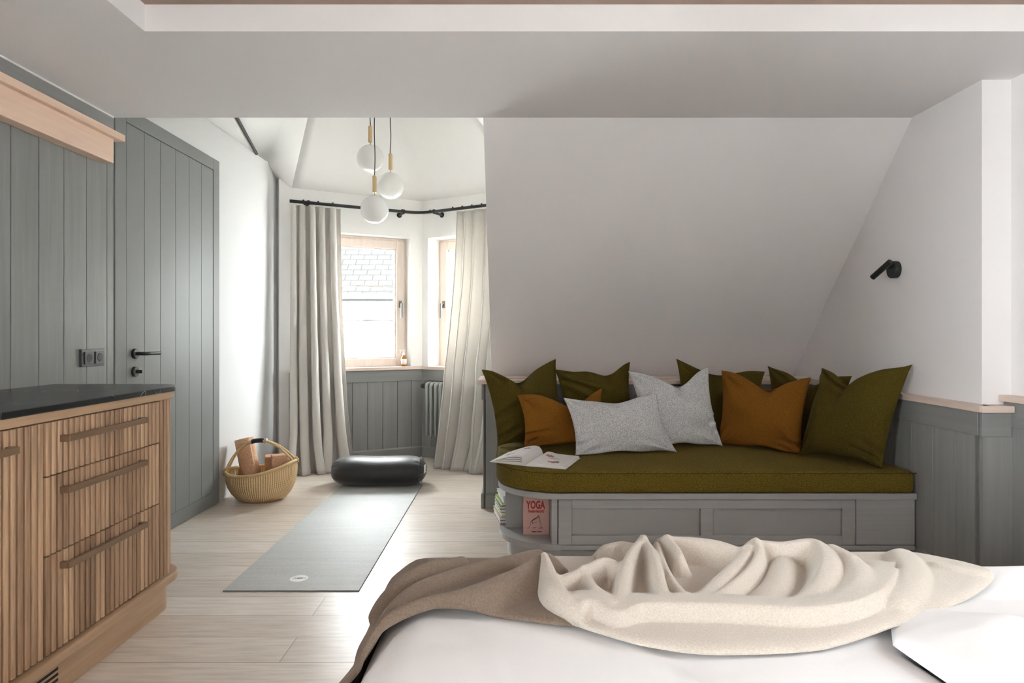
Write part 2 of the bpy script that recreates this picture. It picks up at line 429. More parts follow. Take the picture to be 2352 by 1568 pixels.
# floor with the bay's outline
bm = BM(); prism(bm, [(-2.15, BACK-0.15), (2.3, BACK-0.15), (2.3, 4.9), (0.35, 4.9), (0.35, 5.55), (-0.827, 6.24), (-1.95, 5.65), (-2.15, 5.65)], -0.12, 0.0)
struct('floor', bm, 'floor')
# left wall
WL = -1.972
LW = dict(y0=-2.25, y1=-0.45, z0=0.60, z1=2.05)  # opening for the added fill window, behind the camera
bm = BM(); box(bm, WL-0.16, WL, LW['y1'], 5.50, 0, 2.509); box(bm, WL-0.16, WL, BACK-0.1, LW['y0'], 0, 2.509); box(bm, WL-0.16, WL, LW['y0'], LW['y1'], 0, LW['z0']); box(bm, WL-0.16, WL, LW['y0'], LW['y1'], LW['z1'], 2.509); box(bm, WL-0.16, WL-0.03, BACK-0.1, 5.56, 2.50, 2.72)  # last, upper box is unseen, added to stop light leaking in
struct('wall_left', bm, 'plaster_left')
# a short return from the left wall to the bay
bm = BM(); prism(bm, [(WL-0.16, 5.46), (WL, 5.50), (-1.844, 5.466), (-1.90, 5.66), (WL-0.16, 5.66)], 0, 2.52)
struct('wall_bay_return', bm, 'plaster_bay')
# bay walls with window openings
HB = 2.348
FB = Frame(K_, A_-K_, (0.479, -0.878)); LB = (A_-K_).length
FB.n = Vector((-FB.u.y, FB.u.x, 0)); FB.n = FB.n if FB.n.y < 0 else -FB.n
FC = Frame(K_, R_-K_, (0, 0)); LC = (R_-K_).length
FC.n = Vector((-FC.u.y, FC.u.x, 0)); FC.n = FC.n if FC.n.y < 0 else -FC.n
SILL = 0.80
def wall_open(name, F, L, s0, s1, z0, z1, t=0.30, e0=0.0, e1=0.1):
    bm = BM(); H = HB+0.12
    F.box(bm, -e0, s0, -t, 0, 0, H); F.box(bm, s1, L+e1, -t, 0, 0, H)
    F.box(bm, s0, s1, -t, 0, 0, z0); F.box(bm, s0, s1, -t, 0, z1, H)
    return struct(name, bm, 'plaster_bay')
wall_open('wall_bay_left', FB, LB, 0.113, 0.86, SILL, 2.003)
wall_open('wall_bay_right', FC, LC, 0.066, 0.84, SILL, 2.003)
FS = Frame((0.19, 5.42), (0, -1), (-1, 0))                # the far right side of the bay
bm = BM(); FS.box(bm, -0.18, 0.82, -0.25, 0, 0, HB+0.12); struct('wall_bay_side', bm, 'plaster_bay')
# bay roof, smooth plaster facets
apex = Vector((-1.11, 4.3, 3.57)); apexF = Vector((-1.11, 3.2, 3.57))
L0 = Vector((WL, 3.2, 2.51)); L1 = Vector((WL, 5.27, 2.51)); L2 = Vector((WL-0.0, 5.50, 2.40))
RA, RK, RR = (Vector((p.x, p.y, HB)) for p in (A_, K_, R_)); RG = Vector((0.30, 3.2, HB+0.05))
def facet(bm, pts):
    bm.faces.new([bm.verts.new(p) for p in pts])
bm = BM()
def tri_solid(bm, pts, up=0.08):
    a = [bm.verts.new(p) for p in pts]; b = [bm.verts.new(Vector(p)+Vector((0,0,up))) for p in pts]
    n = len(pts); bm.faces.new(a); bm.faces.new(b[::-1])
    for i in range(n): bm.faces.new([a[i], b[i], b[(i+1)%n], a[(i+1)%n]])
L0w = L0 + Vector((-0.15, 0, -0.1)); 
lv = [bm.verts.new(p) for p in (L0, L1, L2, RA, apex, apexF)]
for t in ((0, 1, 4), (0, 4, 5), (1, 2, 3), (1, 3, 4)): bm.faces.new([lv[i] for i in t])
bmesh.ops.subdivide_edges(bm, edges=[e for e in bm.edges if e.calc_length() > 0.6], cuts=3, use_grid_fill=True)
side_roof = struct('ceiling', bm, 'plaster_bay', smooth=True)
md = side_roof.modifiers.new('thickness', 'SOLIDIFY'); md.thickness = 0.07; md.offset = 1
bm = BM()                                           # big front facet, curved where the two wall sides meet
def front_facet(u, v):
    if u < 0.5: b = RA.lerp(RK, u*2)
    else: b = RK.lerp(RR, u*2-1)
    bb = RA.lerp(RR, u)
    k = min(1, v*2.2); s = k*k*(3-2*k)
    base = b.lerp(Vector((b.x, bb.y+0.20, b.z)), 0)
    p = b.lerp(apex, v)
    return p + Vector((0, 0, 0.03*math.sin(PI*min(1, v*1.5))*0))
grid(bm, front_facet, 24, 16)
front = struct('ceiling', bm, 'plaster_bay', smooth=True)
md = front.modifiers.new('thickness', 'SOLIDIFY'); md.thickness = 0.06; md.offset = 1
bm = BM()
for t in ((RR, RG, apex), (RG, apexF, apex)): tri_solid(bm, t)
struct('ceiling', bm, 'plaster_bay')
# roof underside lookup
roof_bvh = BVHTree.FromPolygons([L0, L1, apex, apexF, L2, RA, RK, RR, RG], [(0,1,2), (0,2,3), (1,4,5), (1,5,2), (5,6,2), (6,7,2), (7,8,2), (8,3,2)])
# flat ceiling with its shallow tray
bm = BM(); tx0, tx1, ty0, ty1 = -1.294, 1.86, -1.9, 2.302; ZT = 2.283
box(bm, -2.13, 2.3, ty1, YB, ZC, ZT+0.1); box(bm, -2.13, 2.3, BACK-0.1, ty0, ZC, ZT+0.1)
box(bm, -2.13, tx0, ty0, ty1, ZC, ZT+0.1); box(bm, tx1, 2.3, ty0, ty1, ZC, ZT+0.1)
struct('ceiling', bm, 'plaster')
bm = BM(); box(bm, tx0-0.02, tx1+0.02, ty0-0.02, ty1+0.02, ZT, ZT+0.12); struct('ceiling', bm, 'recess')
# wall over the opening into the bay
bm = BM(); box(bm, -2.13, 0.30, YB-0.12, YB-0.004, ZC+0.06, 3.75); struct('wall_over_bay', bm, 'plaster_bay')
# sloping wall over the bench
SL = 0.99
def slope_y(z): return YB + (ZC-z)/SL
bm = BM(); prism_x(bm, [(YB, ZC), (slope_y(0.80), 0.80), (slope_y(0.80)+0.25, 0.80), (YB+0.3, ZC+0.15), (YB, ZC+0.15)], -0.1415, XR+0.1)
struct('wall_back', bm, 'plaster')
bm = BM(); prism_x(bm, [(YB, ZC+0.1), (slope_y(0.86), 0.98), (4.68, 0.98), (4.68, 3.6), (YB, 3.6)], -0.139, -0.04)
box(bm, -0.139, 0.40, 4.62, 4.70, 0.98, 3.2)
struct('wall_bay_cheek', bm, 'plaster_bay')
# knee wall behind the bench
bm = BM(); box(bm, -0.17, 2.12, 4.22, 4.88, 0, 0.801)
struct('wall_knee', bm, 'grey_smooth')
# right wall, its offset and the wall beside the bed
bm = BM(); box(bm, XR, 2.26, 2.738, 4.88, 0, ZC+0.1); struct('wall_right', bm, 'plaster')
RW = dict(y0=0.60, y1=1.18, z0=0.95, z1=1.87)
bm = BM(); t = 0.22
box(bm, XR2, XR2+t, BACK-0.1, RW['y0'], 0, ZC+0.1); box(bm, XR2, XR2+t, RW['y1'], 2.74, 0, ZC+0.1)
box(bm, XR2, XR2+t, RW['y0'], RW['y1'], 0, RW['z0']); box(bm, XR2, XR2+t, RW['y0'], RW['y1'], RW['z1'], ZC+0.1)
struct('wall_right', bm, 'plaster')
# wall behind the camera with two windows
FW = [(1.25, 1.55)]
bm = BM(); xs = [-2.13, FW[0][0], FW[0][1], 2.3]
for i in (0, 2): box(bm, xs[i], xs[i+1], BACK-0.25, BACK, 0, ZC+0.1)
for a, b in FW: box(bm, a, b, BACK-0.25, BACK, 0, 0.85); box(bm, a, b, BACK-0.25, BACK, 2.05, ZC+0.1)
struct('wall_front', bm, 'plaster')

# ------------------------------------------------------------------ windows
def window(name, F, s0, s1, z0, z1, dep, hinge_left=True, handle=True, muntins=(1.248, 1.557)):
    c = F.at((s0+s1)/2, -dep, z0)
    r = bpy.data.objects.new(name, None); COL.objects.link(r); r.location = c; r['kind'] = 'structure'
    fw = 0.034
    bm = BM(); d0, d1 = -dep-0.07, -dep
    F.box(bm, s0, s0+fw, d0, d1, z0, z1); F.box(bm, s1-fw, s1, d0, d1, z0, z1)
    F.box(bm, s0+fw, s1-fw, d0, d1, z0, z0+fw); F.box(bm, s0+fw, s1-fw, d0, d1, z1-fw, z1)
    link_mesh('window_frame', bm, 'pine_win', r, bevel=0.003)
    a, b, g, h = s0+fw-0.012, s1-fw+0.012, z0+fw-0.012, z1-fw+0.012; sw = 0.075
    bm = BM(); d0, d1 = -dep-0.05, -dep+0.014
    F.box(bm, a, a+sw, d0, d1, g, h); F.box(bm, b-sw, b, d0, d1, g, h)
    F.box(bm, a+sw, b-sw, d0, d1, g, g+sw); F.box(bm, a+sw, b-sw, d0, d1, h-sw, h)
    link_mesh('sash', bm, 'pine_win', r, bevel=0.006)
    bm = BM(); k = 0.014; d0, d1 = -dep-0.045, -dep-0.004; a2, b2, g2, h2 = a+sw, b-sw, g+sw, h-sw
    F.box(bm, a2, a2+k, d0, d1, g2, h2); F.box(bm, b2-k, b2, d0, d1, g2, h2)
    F.box(bm, a2, b2, d0, d1, g2, g2+k); F.box(bm, a2, b2, d0, d1, h2-k, h2)
    link_mesh('glazing_bead', bm, 'white_wood', r)
    for m_ in muntins:
        bm = BM(); F.box(bm, a2, b2, -dep-0.045, -dep-0.015, m_-0.009, m_+0.009); link_mesh('glazing_bar', bm, 'white_wood', r)
    bm = BM(); F.box(bm, a2, b2, -dep-0.034, -dep-0.028, g2, h2); link_mesh('pane', bm, 'glass', r)
    if handle:
        hs = (a+sw*0.55) if hinge_left else (b-sw*0.55); zc = 1.40
        bm = BM(); F.box(bm, hs-0.013, hs+0.013, -dep+0.014, -dep+0.024, zc-0.033, zc+0.033)
        hp = link_mesh('handle_plate', bm, 'steel', r, bevel=0.002)
        bm = BM(); o2 = 0.02 if not hinge_left else -0.02
        tube(bm, [F.at(hs, -dep+0.02, zc), F.at(hs, -dep+0.055, zc), F.at(hs+o2*0.3, -dep+0.062, zc-0.004)], 0.007, 8)
        F.box(bm, hs-0.008-0.0, hs+0.008, -dep+0.052, -dep+0.064, zc-0.125, zc+0.008)
        link_mesh('handle_lever', bm, 'steel', hp, bevel=0.002)
    return r
window('window_1', FB, 0.113, 0.86, SILL+0.005, 2.003, 0.12)
window('window_2', FC, 0.066, 0.84, SILL+0.005, 2.003, 0.17)
FRW = Frame((XR2, 0), (0, 1), (-1, 0))
FLW = Frame((WL, 0), (0, 1), (1, 0))
window('window_5', FLW, LW['y0'], LW['y1'], LW['z0'], LW['z1'], 0.06, muntins=(1.25, 1.6), handle=False)  # unseen window, added to send fill light towards the bench side
window('window_3', FRW, RW['y0'], RW['y1'], RW['z0'], RW['z1'], 0.10, muntins=(1.3, 1.65), handle=False)
FFW = Frame((0, BACK), (1, 0), (0, 1))
for n_, (a, b) in enumerate(FW): window('window_%d' % (4+n_), FFW, a, b, 0.85, 2.05, 0.10, muntins=(1.25, 1.65), handle=False)
for F, a, b, z0, z1, t in ((FB, 0.113, 0.86, SILL, 2.003, 0.32), (FC, 0.066, 0.84, SILL, 2.003, 0.32), (FRW, RW['y0'], RW['y1'], RW['z0'], RW['z1'], 0.24), (FLW, LW['y0'], LW['y1'], LW['z0'], LW['z1'], 0.18), (FFW, FW[0][0], FW[0][1], 0.85, 2.05, 0.27)):
    c = F.at((a+b)/2, -t, (z0+z1)/2)
    rot = F.n.to_track_quat('-Z', 'Z').to_euler()
    portal('daylight', c, rot, abs(b-a)+0.02, z1-z0+0.02)

# ------------------------------------------------------------------ painted panelling (dado)
def dado(name, F, L, edges, zt=0.80, e0=0.0, e1=0.0, base=True, rail_drop=0.10, thick=0.016, both=True):
    bm = BM(); g = 0.0022; zb = 0.10
    F.box(bm, -e0, L+e1, 0.0, thick-0.006, 0, zt); back = bm; bm = BM(); g = 0.0035
    ed = [-e0] + [e for e in edges if -e0+0.01 < e < L+e1-0.01] + [L+e1]
    for a, b in zip(ed, ed[1:]): F.box(bm, a+g/2, b-g/2, thick-0.0065, thick, zb-0.01, zt-rail_drop+0.01)
    o = struct(name, bm, 'grey_d', bevel=0.0012, seg=1); link_mesh('backing', back, 'groove', o)
    bm = BM(); F.box(bm, -e0, L+e1, thick-0.004, thick+0.010, zt-rail_drop, zt)
    link_mesh('top_rail', bm, 'grey_h', o, bevel=0.0015, seg=1)
    if base:
        bm = BM(); prof = [(thick-0.004, 0.0), (thick+0.014, 0.0), (thick+0.014, zb-0.012), (thick+0.006, zb), (thick-0.004, zb)]
        a = [bm.verts.new(F.at(-e0, d, z)) for d, z in prof]; b = [bm.verts.new(F.at(L+e1, d, z)) for d, z in prof]
        bm.faces.new(a[::-1]); bm.faces.new(b)
        for i in range(5): bm.faces.new([a[i], a[(i+1)%5], b[(i+1)%5], b[i]])
        link_mesh('baseboard', bm, 'grey_h', o)
    return o
def cap(name, F, s0, s1, d0, d1, zt=0.83, th=0.028, mat='pine_cap', parent=None, lip=True):
    bm = BM(); F.box(bm, s0, s1, d0, d1, zt-th, zt)
    return struct(name, bm, mat, parent, bevel=0.003, seg=2)
def s_at(F, x, d=0.016):                             # s on a wall frame where the photo column x meets it
    k = (x-HX)/FPX; p = F.p + F.n*d
    return (k*p.y - p.x)/(F.u.x - k*F.u.y)
edB = sorted(s_at(FB, x) for x in (809.4, 844.5, 879.2, 912.7, 945)); 
edB = edB + [edB[-1]+0.152*i for i in range(1, 5)]
dado('trim_1', FB, LB, edB, e0=-0.004, e1=0.02)
edC = [s_at(FC, x) for x in (990, 1017, 1045)]; edC = edC + [edC[-1]+0.152*i for i in range(1, 5)]
dado('trim_2', FC, LC, edC, e0=-0.004)
cap('trim_3', FB, -0.01, LB+0.01, -0.12, 0.045, mat='pine_cap')
cap('trim_4', FC, -0.01, LC-0.02, -0.165, 0.045, mat='pine_cap')
# right wall dado and the piece round its corner
FR = Frame((XR-0.012, 2.71), (0, 1), (-1, 0))
dado('trim_5', FR, 4.2-2.71, [0.147, 0.304, 0.465, 0.62, 0.78, 0.93], base=True)
bm = BM(); box(bm, 1.915, XR, 2.674, 4.21, 0.80, 0.828); struct('trim_6', bm, 'pine_cap', bevel=0.003)
bm = BM(); box(bm, 1.942, 2.064, 2.694, 2.738, 0, 0.80); o = struct('trim_7', bm, 'grey_d')
bm = BM(); box(bm, 1.932, 2.054, 2.684, 2.70, 0.70, 0.799); link_mesh('top_rail', bm, 'grey_h', o, bevel=0.0015)
bm = BM(); box(bm, 1.928, 2.054, 2.676, 2.70, 0, 0.10); link_mesh('baseboard', bm, 'grey_h', o, bevel=0.002)
bm = BM(); prism(bm, [(1.915, 2.662), (2.050, 2.662), (2.050, 2.738), (1.971, 2.738)], 0.80, 0.828); struct('trim_8', bm, 'pine_cap', bevel=0.002)
FR2 = Frame((XR2-0.012, BACK), (0, 1), (-1, 0))
dado('trim_9', FR2, 2.73-BACK, [2.73-BACK-0.15*i for i in range(1, 30)][::-1], zt=0.84)
bm = BM(); box(bm, 2.036, XR2, BACK, 2.735, 0.842, 0.868); struct('trim_10', bm, 'pine_cap', bevel=0.003)
# knee wall: the stub end facing the room, its cap and base
FK = Frame((-0.17, 4.22), (1, 0), (0, -1))
dado('trim_11', FK, 2.115, [0.17+0.152*i for i in range(13)], e0=0.0)
FK2 = Frame((-0.17, 4.88), (0, -1), (-1, 0))
dado('trim_12', FK2, 0.674, [0.15*i for i in range(1, 5)], e0=0)
bm = BM(); box(bm, -0.222, 2.0, 4.168, 4.62, 0.802, 0.828)
struct('trim_13', bm, 'pine_cap', bevel=0.003)
bm = BM(); box(bm, -0.05, 1.96, 4.33, 4.36, 0.829, 0.842); struct('trim_14', bm, 'pine_cap', bevel=0.002)

# left wall: vertical boards, frieze
bm = BM(); F = Frame((WL, 0), (0, 1), (1, 0))
YP = LW['y1']                                       # boards start behind the camera, past the added fill window
ed = [3.159-0.1515*i for i in range(0, 30)][::-1] + [3.214]
for a, b in zip([YP]+ed, ed):
    if b > YP+0.05: F.box(bm, max(a, YP)+0.002, b-0.002, 0.003, 0.013, 0, 2.02)
o = struct('trim_15', bm, 'grey', bevel=0.0012, seg=1)
bm = BM(); F.box(bm, YP, 3.214, 0, 0.004, 0, ZC); link_mesh('backing', bm, 'groove', o)
bm = BM(); F.box(bm, YP, 3.208, 0.004, 0.016, 2.0, ZC-0.005); struct('trim_16', bm, 'grey_h')
bm = BM(); F.box(bm, BACK, 3.20, 0.016, 0.022, ZC-0.008, ZC-0.001); struct('lit_gap_strip', bm, 'white_wood')  # white strip painted in for the lit gap under the ceiling

# the door
door = bpy.data.objects.new('door_1', None); COL.objects.link(door); door.location = (WL, 3.79, 0); door['kind'] = 'structure'
y0, y1, zt = 3.311, 4.273, 2.196
bm = BM()
F.box(bm, 3.217, y0-0.002, 0, 0.018, 0, 2.274); F.box(bm, y1+0.002, 4.362, 0, 0.018, 0, 2.274); F.box(bm, y0-0.002, y1+0.002, 0, 0.018, zt+0.002, 2.274)
link_mesh('door_frame', bm, 'grey_smooth', door, bevel=0.0015, seg=1)
bm = BM(); F.box(bm, y0-0.002, y1+0.002, 0, 0.004, 0.0, zt+0.002); link_mesh('door_gap', bm, 'groove', door)
bm = BM(); gr = [y0+0.001, 3.475, 3.634, 3.798, 3.957, 4.112, y1-0.001]
F.box(bm, y0+0.001, y1-0.001, 0.004, 0.011, 0.004, zt-0.001); core = bm; bm = BM()
for a, b in zip(gr, gr[1:]): F.box(bm, a+0.0016, b-0.0016, 0.011, 0.016, 0.088, zt-0.002)
F.box(bm, y0+0.001, y1-0.001, 0.011, 0.0165, 0.004, 0.086)
leaf = link_mesh('door_leaf', bm, 'grey_smooth', door, bevel=0.0012, seg=1); link_mesh('leaf_core', core, 'groove', leaf)
bm = BM(); XD = WL+0.0165
lathe(bm, [(0.0, 0), (0.0265, 0), (0.0265, 0.012), (0.024, 0.015), (0, 0.015)], (XD, 3.379, 1.021), (1, 0, 0), 28)
hd = link_mesh('handle_rose', bm, 'black', door, smooth=True, auto=30)
bm = BM(); tube(bm, [(XD+0.01, 3.379, 1.021), (XD+0.045, 3.379, 1.021), (XD+0.055, 3.383, 1.021), (XD+0.060, 3.395, 1.021), (XD+0.060, 3.42, 1.021), (XD+0.060, 3.515, 1.020)], 0.0095, 14)
link_mesh('handle_lever', bm, 'black', hd, smooth=True, auto=40)
bm = BM(); lathe(bm, [(0.0, 0), (0.0265, 0), (0.0265, 0.012), (0.024, 0.015), (0.0, 0.015)], (XD, 3.379, 0.928), (1, 0, 0), 28)
lk = link_mesh('lock_rose', bm, 'black', door, smooth=True, auto=30)
bm = BM(); lathe(bm, [(0, 0.012), (0.010, 0.012), (0.010, 0.03), (0, 0.03)], (XD, 3.379, 0.928), (1, 0, 0), 18); box(bm, XD+0.03, XD+0.042, 3.3765, 3.3815, 0.919, 0.937)
link_mesh('lock_turn', bm, 'black', lk, bevel=0.001)

# ================================================================== THINGS ON THE LEFT
# pale wood ledge on the wall
t_ = thing('wall_ledge', 'long pale pink pine ledge high on the grey boarded wall, left of the door', 'wall ledge', (WL, 1.9, 1.93))
bm = BM(); F.box(bm, -0.6, 3.115, 0.013, 0.072, 1.936, 2.052); link_mesh('fascia', bm, 'pine', t_, bevel=0.0015)
bm = BM(); F.box(bm, -0.6, 3.165, 0.0165, 0.098, 2.052, 2.084); link_mesh('ledge_board', bm, 'pine', t_, bevel=0.002)

# double socket
t_ = thing('double_socket', 'black double wall socket on the grey boards between ledge and marble top', 'socket', (WL+0.013, 3.037, 0.972))
bm = BM(); F.box(bm, 2.955, 3.120, 0.0132, 0.026, 0.972, 1.053); link_mesh('cover_frame', bm, 'black_matt', t_, bevel=0.002)
for yc in (3.000, 3.077):
    bm = BM(); F.box(bm, yc-0.030, yc+0.030, 0.0255, 0.031, 0.984, 1.041); ins = link_mesh('socket_insert', bm, 'black_matt', t_, bevel=0.0015)
    bm = BM(); lathe(bm, [(0, 0), (0.0195, 0), (0.0195, 0.0012), (0, 0.0012)], (WL+0.0311, yc, 1.0125), (1, 0, 0), 24)
    link_mesh('socket_well', bm, 'black_deep', ins)
    for dz in (-0.0185, 0.0185):
        bm = BM(); box(bm, WL+0.0315, WL+0.034, yc-0.002, yc+0.002, 1.0125+dz-0.003, 1.0125+dz+0.003)
        link_mesh('earth_clip', bm, 'steel', ins)

# fluted sideboard
YE = 2.755; YS = 0.55; XF = -1.408
side = thing('sideboard', 'fluted oak sideboard with black marble top along the grey boarded wall', 'sideboard', (-1.7, 1.7, 0))
def outline(xf, ye, r, xb=-1.946, ys=YS):
    return [(xb, ys), (xf, ys), (xf, ye-r)] + arc(xf-r, ye-r, r, 0, 90, 12)[1:] + [(xb, ye)]
bm = BM(); prism(bm, outline(-1.418, YE-0.014, 0.11), 0.15, 0.862); link_mesh('carcass', bm, 'oak', side)
bm = BM(); prism(bm, outline(-1.412, YE-0.01, 0.10), 0.0, 0.121); pl = link_mesh('plinth', bm, 'oak', side, bevel=0.002)
bm = BM()
for k in range(5): 
    box(bm, -1.4125, -1.4105, 1.90, 2.03, 0.028+0.017*k, 0.036+0.017*k)
link_mesh('vent_slots', bm, 'black_deep', pl)
bm = BM(); prism(bm, outline(-1.372, YE+0.025, 0.13), 0.120, 0.151); link_mesh('base_rim', bm, 'oak', side, bevel=0.004)
bm = BM(); prism(bm, outline(-1.386, YE+0.012, 0.12), 0.860, 0.889); link_mesh('top_strip', bm, 'oak', side, bevel=0.003)
bm = BM(); prism(bm, outline(-1.378, YE+0.022, 0.13), 0.8885, 0.910); link_mesh('marble_top', bm, 'marble', side, bevel=0.003, seg=3)
PITCH = 0.0264
def fluted(name, path, u0, z0, z1, parent):           # path: function arc length -> (x, y, nx, ny); fluted board standing on it
    L = path[1]; fn = path[0]; n = max(1, round(L/PITCH)); p = L/n; ks = 14
    bm = BM(); lay = bm.loops.layers.uv.verify(); cols = []
    for i in range(n*ks+1):
        s = i*p/ks; tt = (i % ks)/ks
        d = 0.0150*(1-0.75*(2*tt-1)**4) if (i % ks) > 1 else -0.002
        x, y, nx, ny = fn(min(s, L))
        cols.append((x+nx*d, y+ny*d, u0+s))
    zs = (z0, z1); 
    front = [[bm.verts.new((x, y, z)) for x, y, u in cols] for z in zs]
    backv = []
    for i in (0, n*ks):
        x, y, nx, ny = fn(min(i*p/ks, L)); backv.append([bm.verts.new((x-nx*0.012, y-ny*0.012, z)) for z in zs])
    for i in range(n*ks):
        f = bm.faces.new([front[0][i], front[0][i+1], front[1][i+1], front[1][i]])
        cu = cols[i][2]
        for lp, (uu, vv) in zip(f.loops, ((cols[i][2], z0), (cols[i+1][2]-1e-4, z0), (cols[i+1][2]-1e-4, z1), (cols[i][2], z1))): lp[lay].uv = (uu, vv)
    for zi in (0, 1):                                  # close the ends
        try: bm.faces.new(front[zi] + [backv[1][zi], backv[0][zi]])
        except ValueError: pass
    bm.faces.new([front[0][0], front[1][0], backv[0][1], backv[0][0]]); bm.faces.new([front[0][-1], front[1][-1], backv[1][1], backv[1][0]])
    return link_mesh(name, bm, 'slat', parent)
def straight(y0, y1): return (lambda s: (XF, y0+s, 1, 0), y1-y0)
def handle(parent, y0, y1, z):
    bm = BM(); box(bm, XF+0.034, XF+0.046, y0, y1, z-0.010, z+0.010); box(bm, XF+0.004, XF+0.036, y0, y0+0.016, z-0.010, z+0.010); box(bm, XF+0.004, XF+0.036, y1-0.016, y1, z-0.010, z+0.010)
    link_mesh('handle', bm, 'bronze', parent, bevel=0.002)
for (za, zb, zh, u) in ((0.695, 0.855, 0.800, 0.3), (0.456, 0.6905, 0.641, 1.7), (0.157, 0.4515, 0.409, 3.2)):
    d = fluted('drawer', straight(1.951, 2.585), u, za, zb, side); handle(d, 2.012, 2.45, zh)
for (a, b, u, h0, h1) in ((1.335, 1.9475, 5.1, 1.47, 1.81), (0.72, 1.3315, 7.3, 0.85, 1.2)):
    d = fluted('cabinet_door', straight(a, b), u, 0.157, 0.855, side); handle(d, h0, h1, 0.80)
Rr = 0.11
def endpath(s):
    y0 = 2.588; sA = (YE-0.012-Rr)-y0; arcL = Rr*PI/2
    if s < sA: return (XF, y0+s, 1, 0)
    s -= sA
    if s < arcL:
        a = s/Rr; return (XF-Rr+Rr*math.cos(a), YE-0.012-Rr+Rr*math.sin(a), math.cos(a), math.sin(a))
    return (XF-Rr-(s-arcL), YE-0.012, 0, 1)
fluted('end_panel', (endpath, (YE-0.012-Rr-2.588)+Rr*PI/2+0.42), 9.4, 0.150, 0.861, side)

# ------------------------------------------------------------------ basket
def uvmesh_body():
    bm = BM(); prof = [(0.10, 0.0), (0.135, 0.003), (0.165, 0.02), (0.195, 0.055), (0.218, 0.10), (0.229, 0.145), (0.231, 0.18), (0.228, 0.21)]
    n = 72
    def fn(u, v):
        k = v*(len(prof)-1); i = min(int(k), len(prof)-2); f = k-i
        r = prof[i][0]*(1-f)+prof[i+1][0]*f; z = prof[i][1]*(1-f)+prof[i+1][1]*f
        a = 2*PI*u; tz = z/0.21
        wob = 1+0.012*math.sin(3*a+1)
        return Vector((BX+r*wob*math.cos(a)*1.02, BY+r*wob*0.86*math.sin(a), z + tz*tz*(0.032*math.cos(a) + 0.018*math.cos(2*a))))
    grid(bm, fn, n, 28, True, uv=lambda a, b: (a*4.0, b*1.0))
    bm.faces.new([v for v in bm.verts if abs(v.co.z) < 1e-6][::-1]) if False else None
    return bm, fn
BX, BY = -1.708, 4.45
bk = thing('basket', 'round woven straw basket with an arched handle on the floor by the white wall', 'basket', (BX, BY, 0))
bm, bfn = uvmesh_body()
base_ring = [v for v in bm.verts if v.co.z < 1e-6]
base_ring.sort(key=lambda v: math.atan2(v.co.y-BY, v.co.x-BX)); bm.faces.new(base_ring)
o = link_mesh('basket_body', bm, 'straw', bk, smooth=True)
md = o.modifiers.new('thickness', 'SOLIDIFY'); md.thickness = 0.008; md.offset = -1
bm = BM(); tube(bm, [bfn(i/48, 1.0) + Vector((0, 0, 0.004)) for i in range(48)], 0.0115, 8, closed=True)
link_mesh('rim', bm, 'cane', bk, smooth=True)
hl = bfn(0.53, 1.0); hr = bfn(0.02, 1.0); 
hm = Vector((BX-0.010, BY-0.035, 0.398))
def bez(a, b, c, n=14): return [a*(1-t)**2 + b*2*t*(1-t) + c*t*t for t in [i/n for i in range(n+1)]]
gl, gr_ = hm+Vector((-0.052, 0, -0.004)), hm+Vector((0.052, 0, 0.004))
for sgn in (-1, 1):
    bm = BM(); a = hl+Vector((0.004, sgn*0.022-0.015, -0.02))
    tube(bm, bez(a, Vector((BX-0.165, BY-0.04+sgn*0.013, 0.36)), gl+Vector((0.012, sgn*0.004, 0))), 0.0075, 8)
    link_mesh('handle_strand', bm, 'cane', bk, smooth=True)
    bm = BM(); a = hr+Vector((-0.004, sgn*0.028, -0.02))
    tube(bm, bez(a, Vector((BX+0.15, BY-0.035+sgn*0.016, 0.385)), gr_+Vector((-0.012, sgn*0.004, 0))), 0.0075, 8)
    link_mesh('handle_strand', bm, 'cane', bk, smooth=True)
bm = BM(); tube(bm, [gl+Vector((0.005, 0, 0)), hm+Vector((-0.018, 0, 0.004)), hm+Vector((0.02, 0, 0.007)), gr_+Vector((-0.005, 0, 0))], 0.0155, 14); link_mesh('leather_grip', bm, 'leather', bk, smooth=True)
for c, s_ in ((gl, -1), (gr_, 1)):
    bm = BM(); tube(bm, [c+Vector((-0.012, 0, -0.002)), c+Vector((0.012, 0, 0.002))], 0.0165, 12); link_mesh('handle_binding', bm, 'pine', bk, smooth=True, auto=40)
    bm = BM(); tube(bm, [c+Vector((s_*0.005, -0.006, 0)), c+Vector((s_*0.075, -0.012, -0.006*(1+s_)-0.012))], [0.006, 0.004], 8); link_mesh('loose_end', bm, 'cane', bk, smooth=True)
for c in (hl, hr):
    bm = BM(); tube(bm, [c+Vector((0, dy, 0.004+0.016*math.cos(k*PI/3)))+Vector((0.016*math.sin(k*PI/3), 0, 0)) for k in range(7) for dy in (-0.02+k*0.006,)], 0.006, 8)
    link_mesh('handle_knot', bm, 'cane', bk, smooth=True)
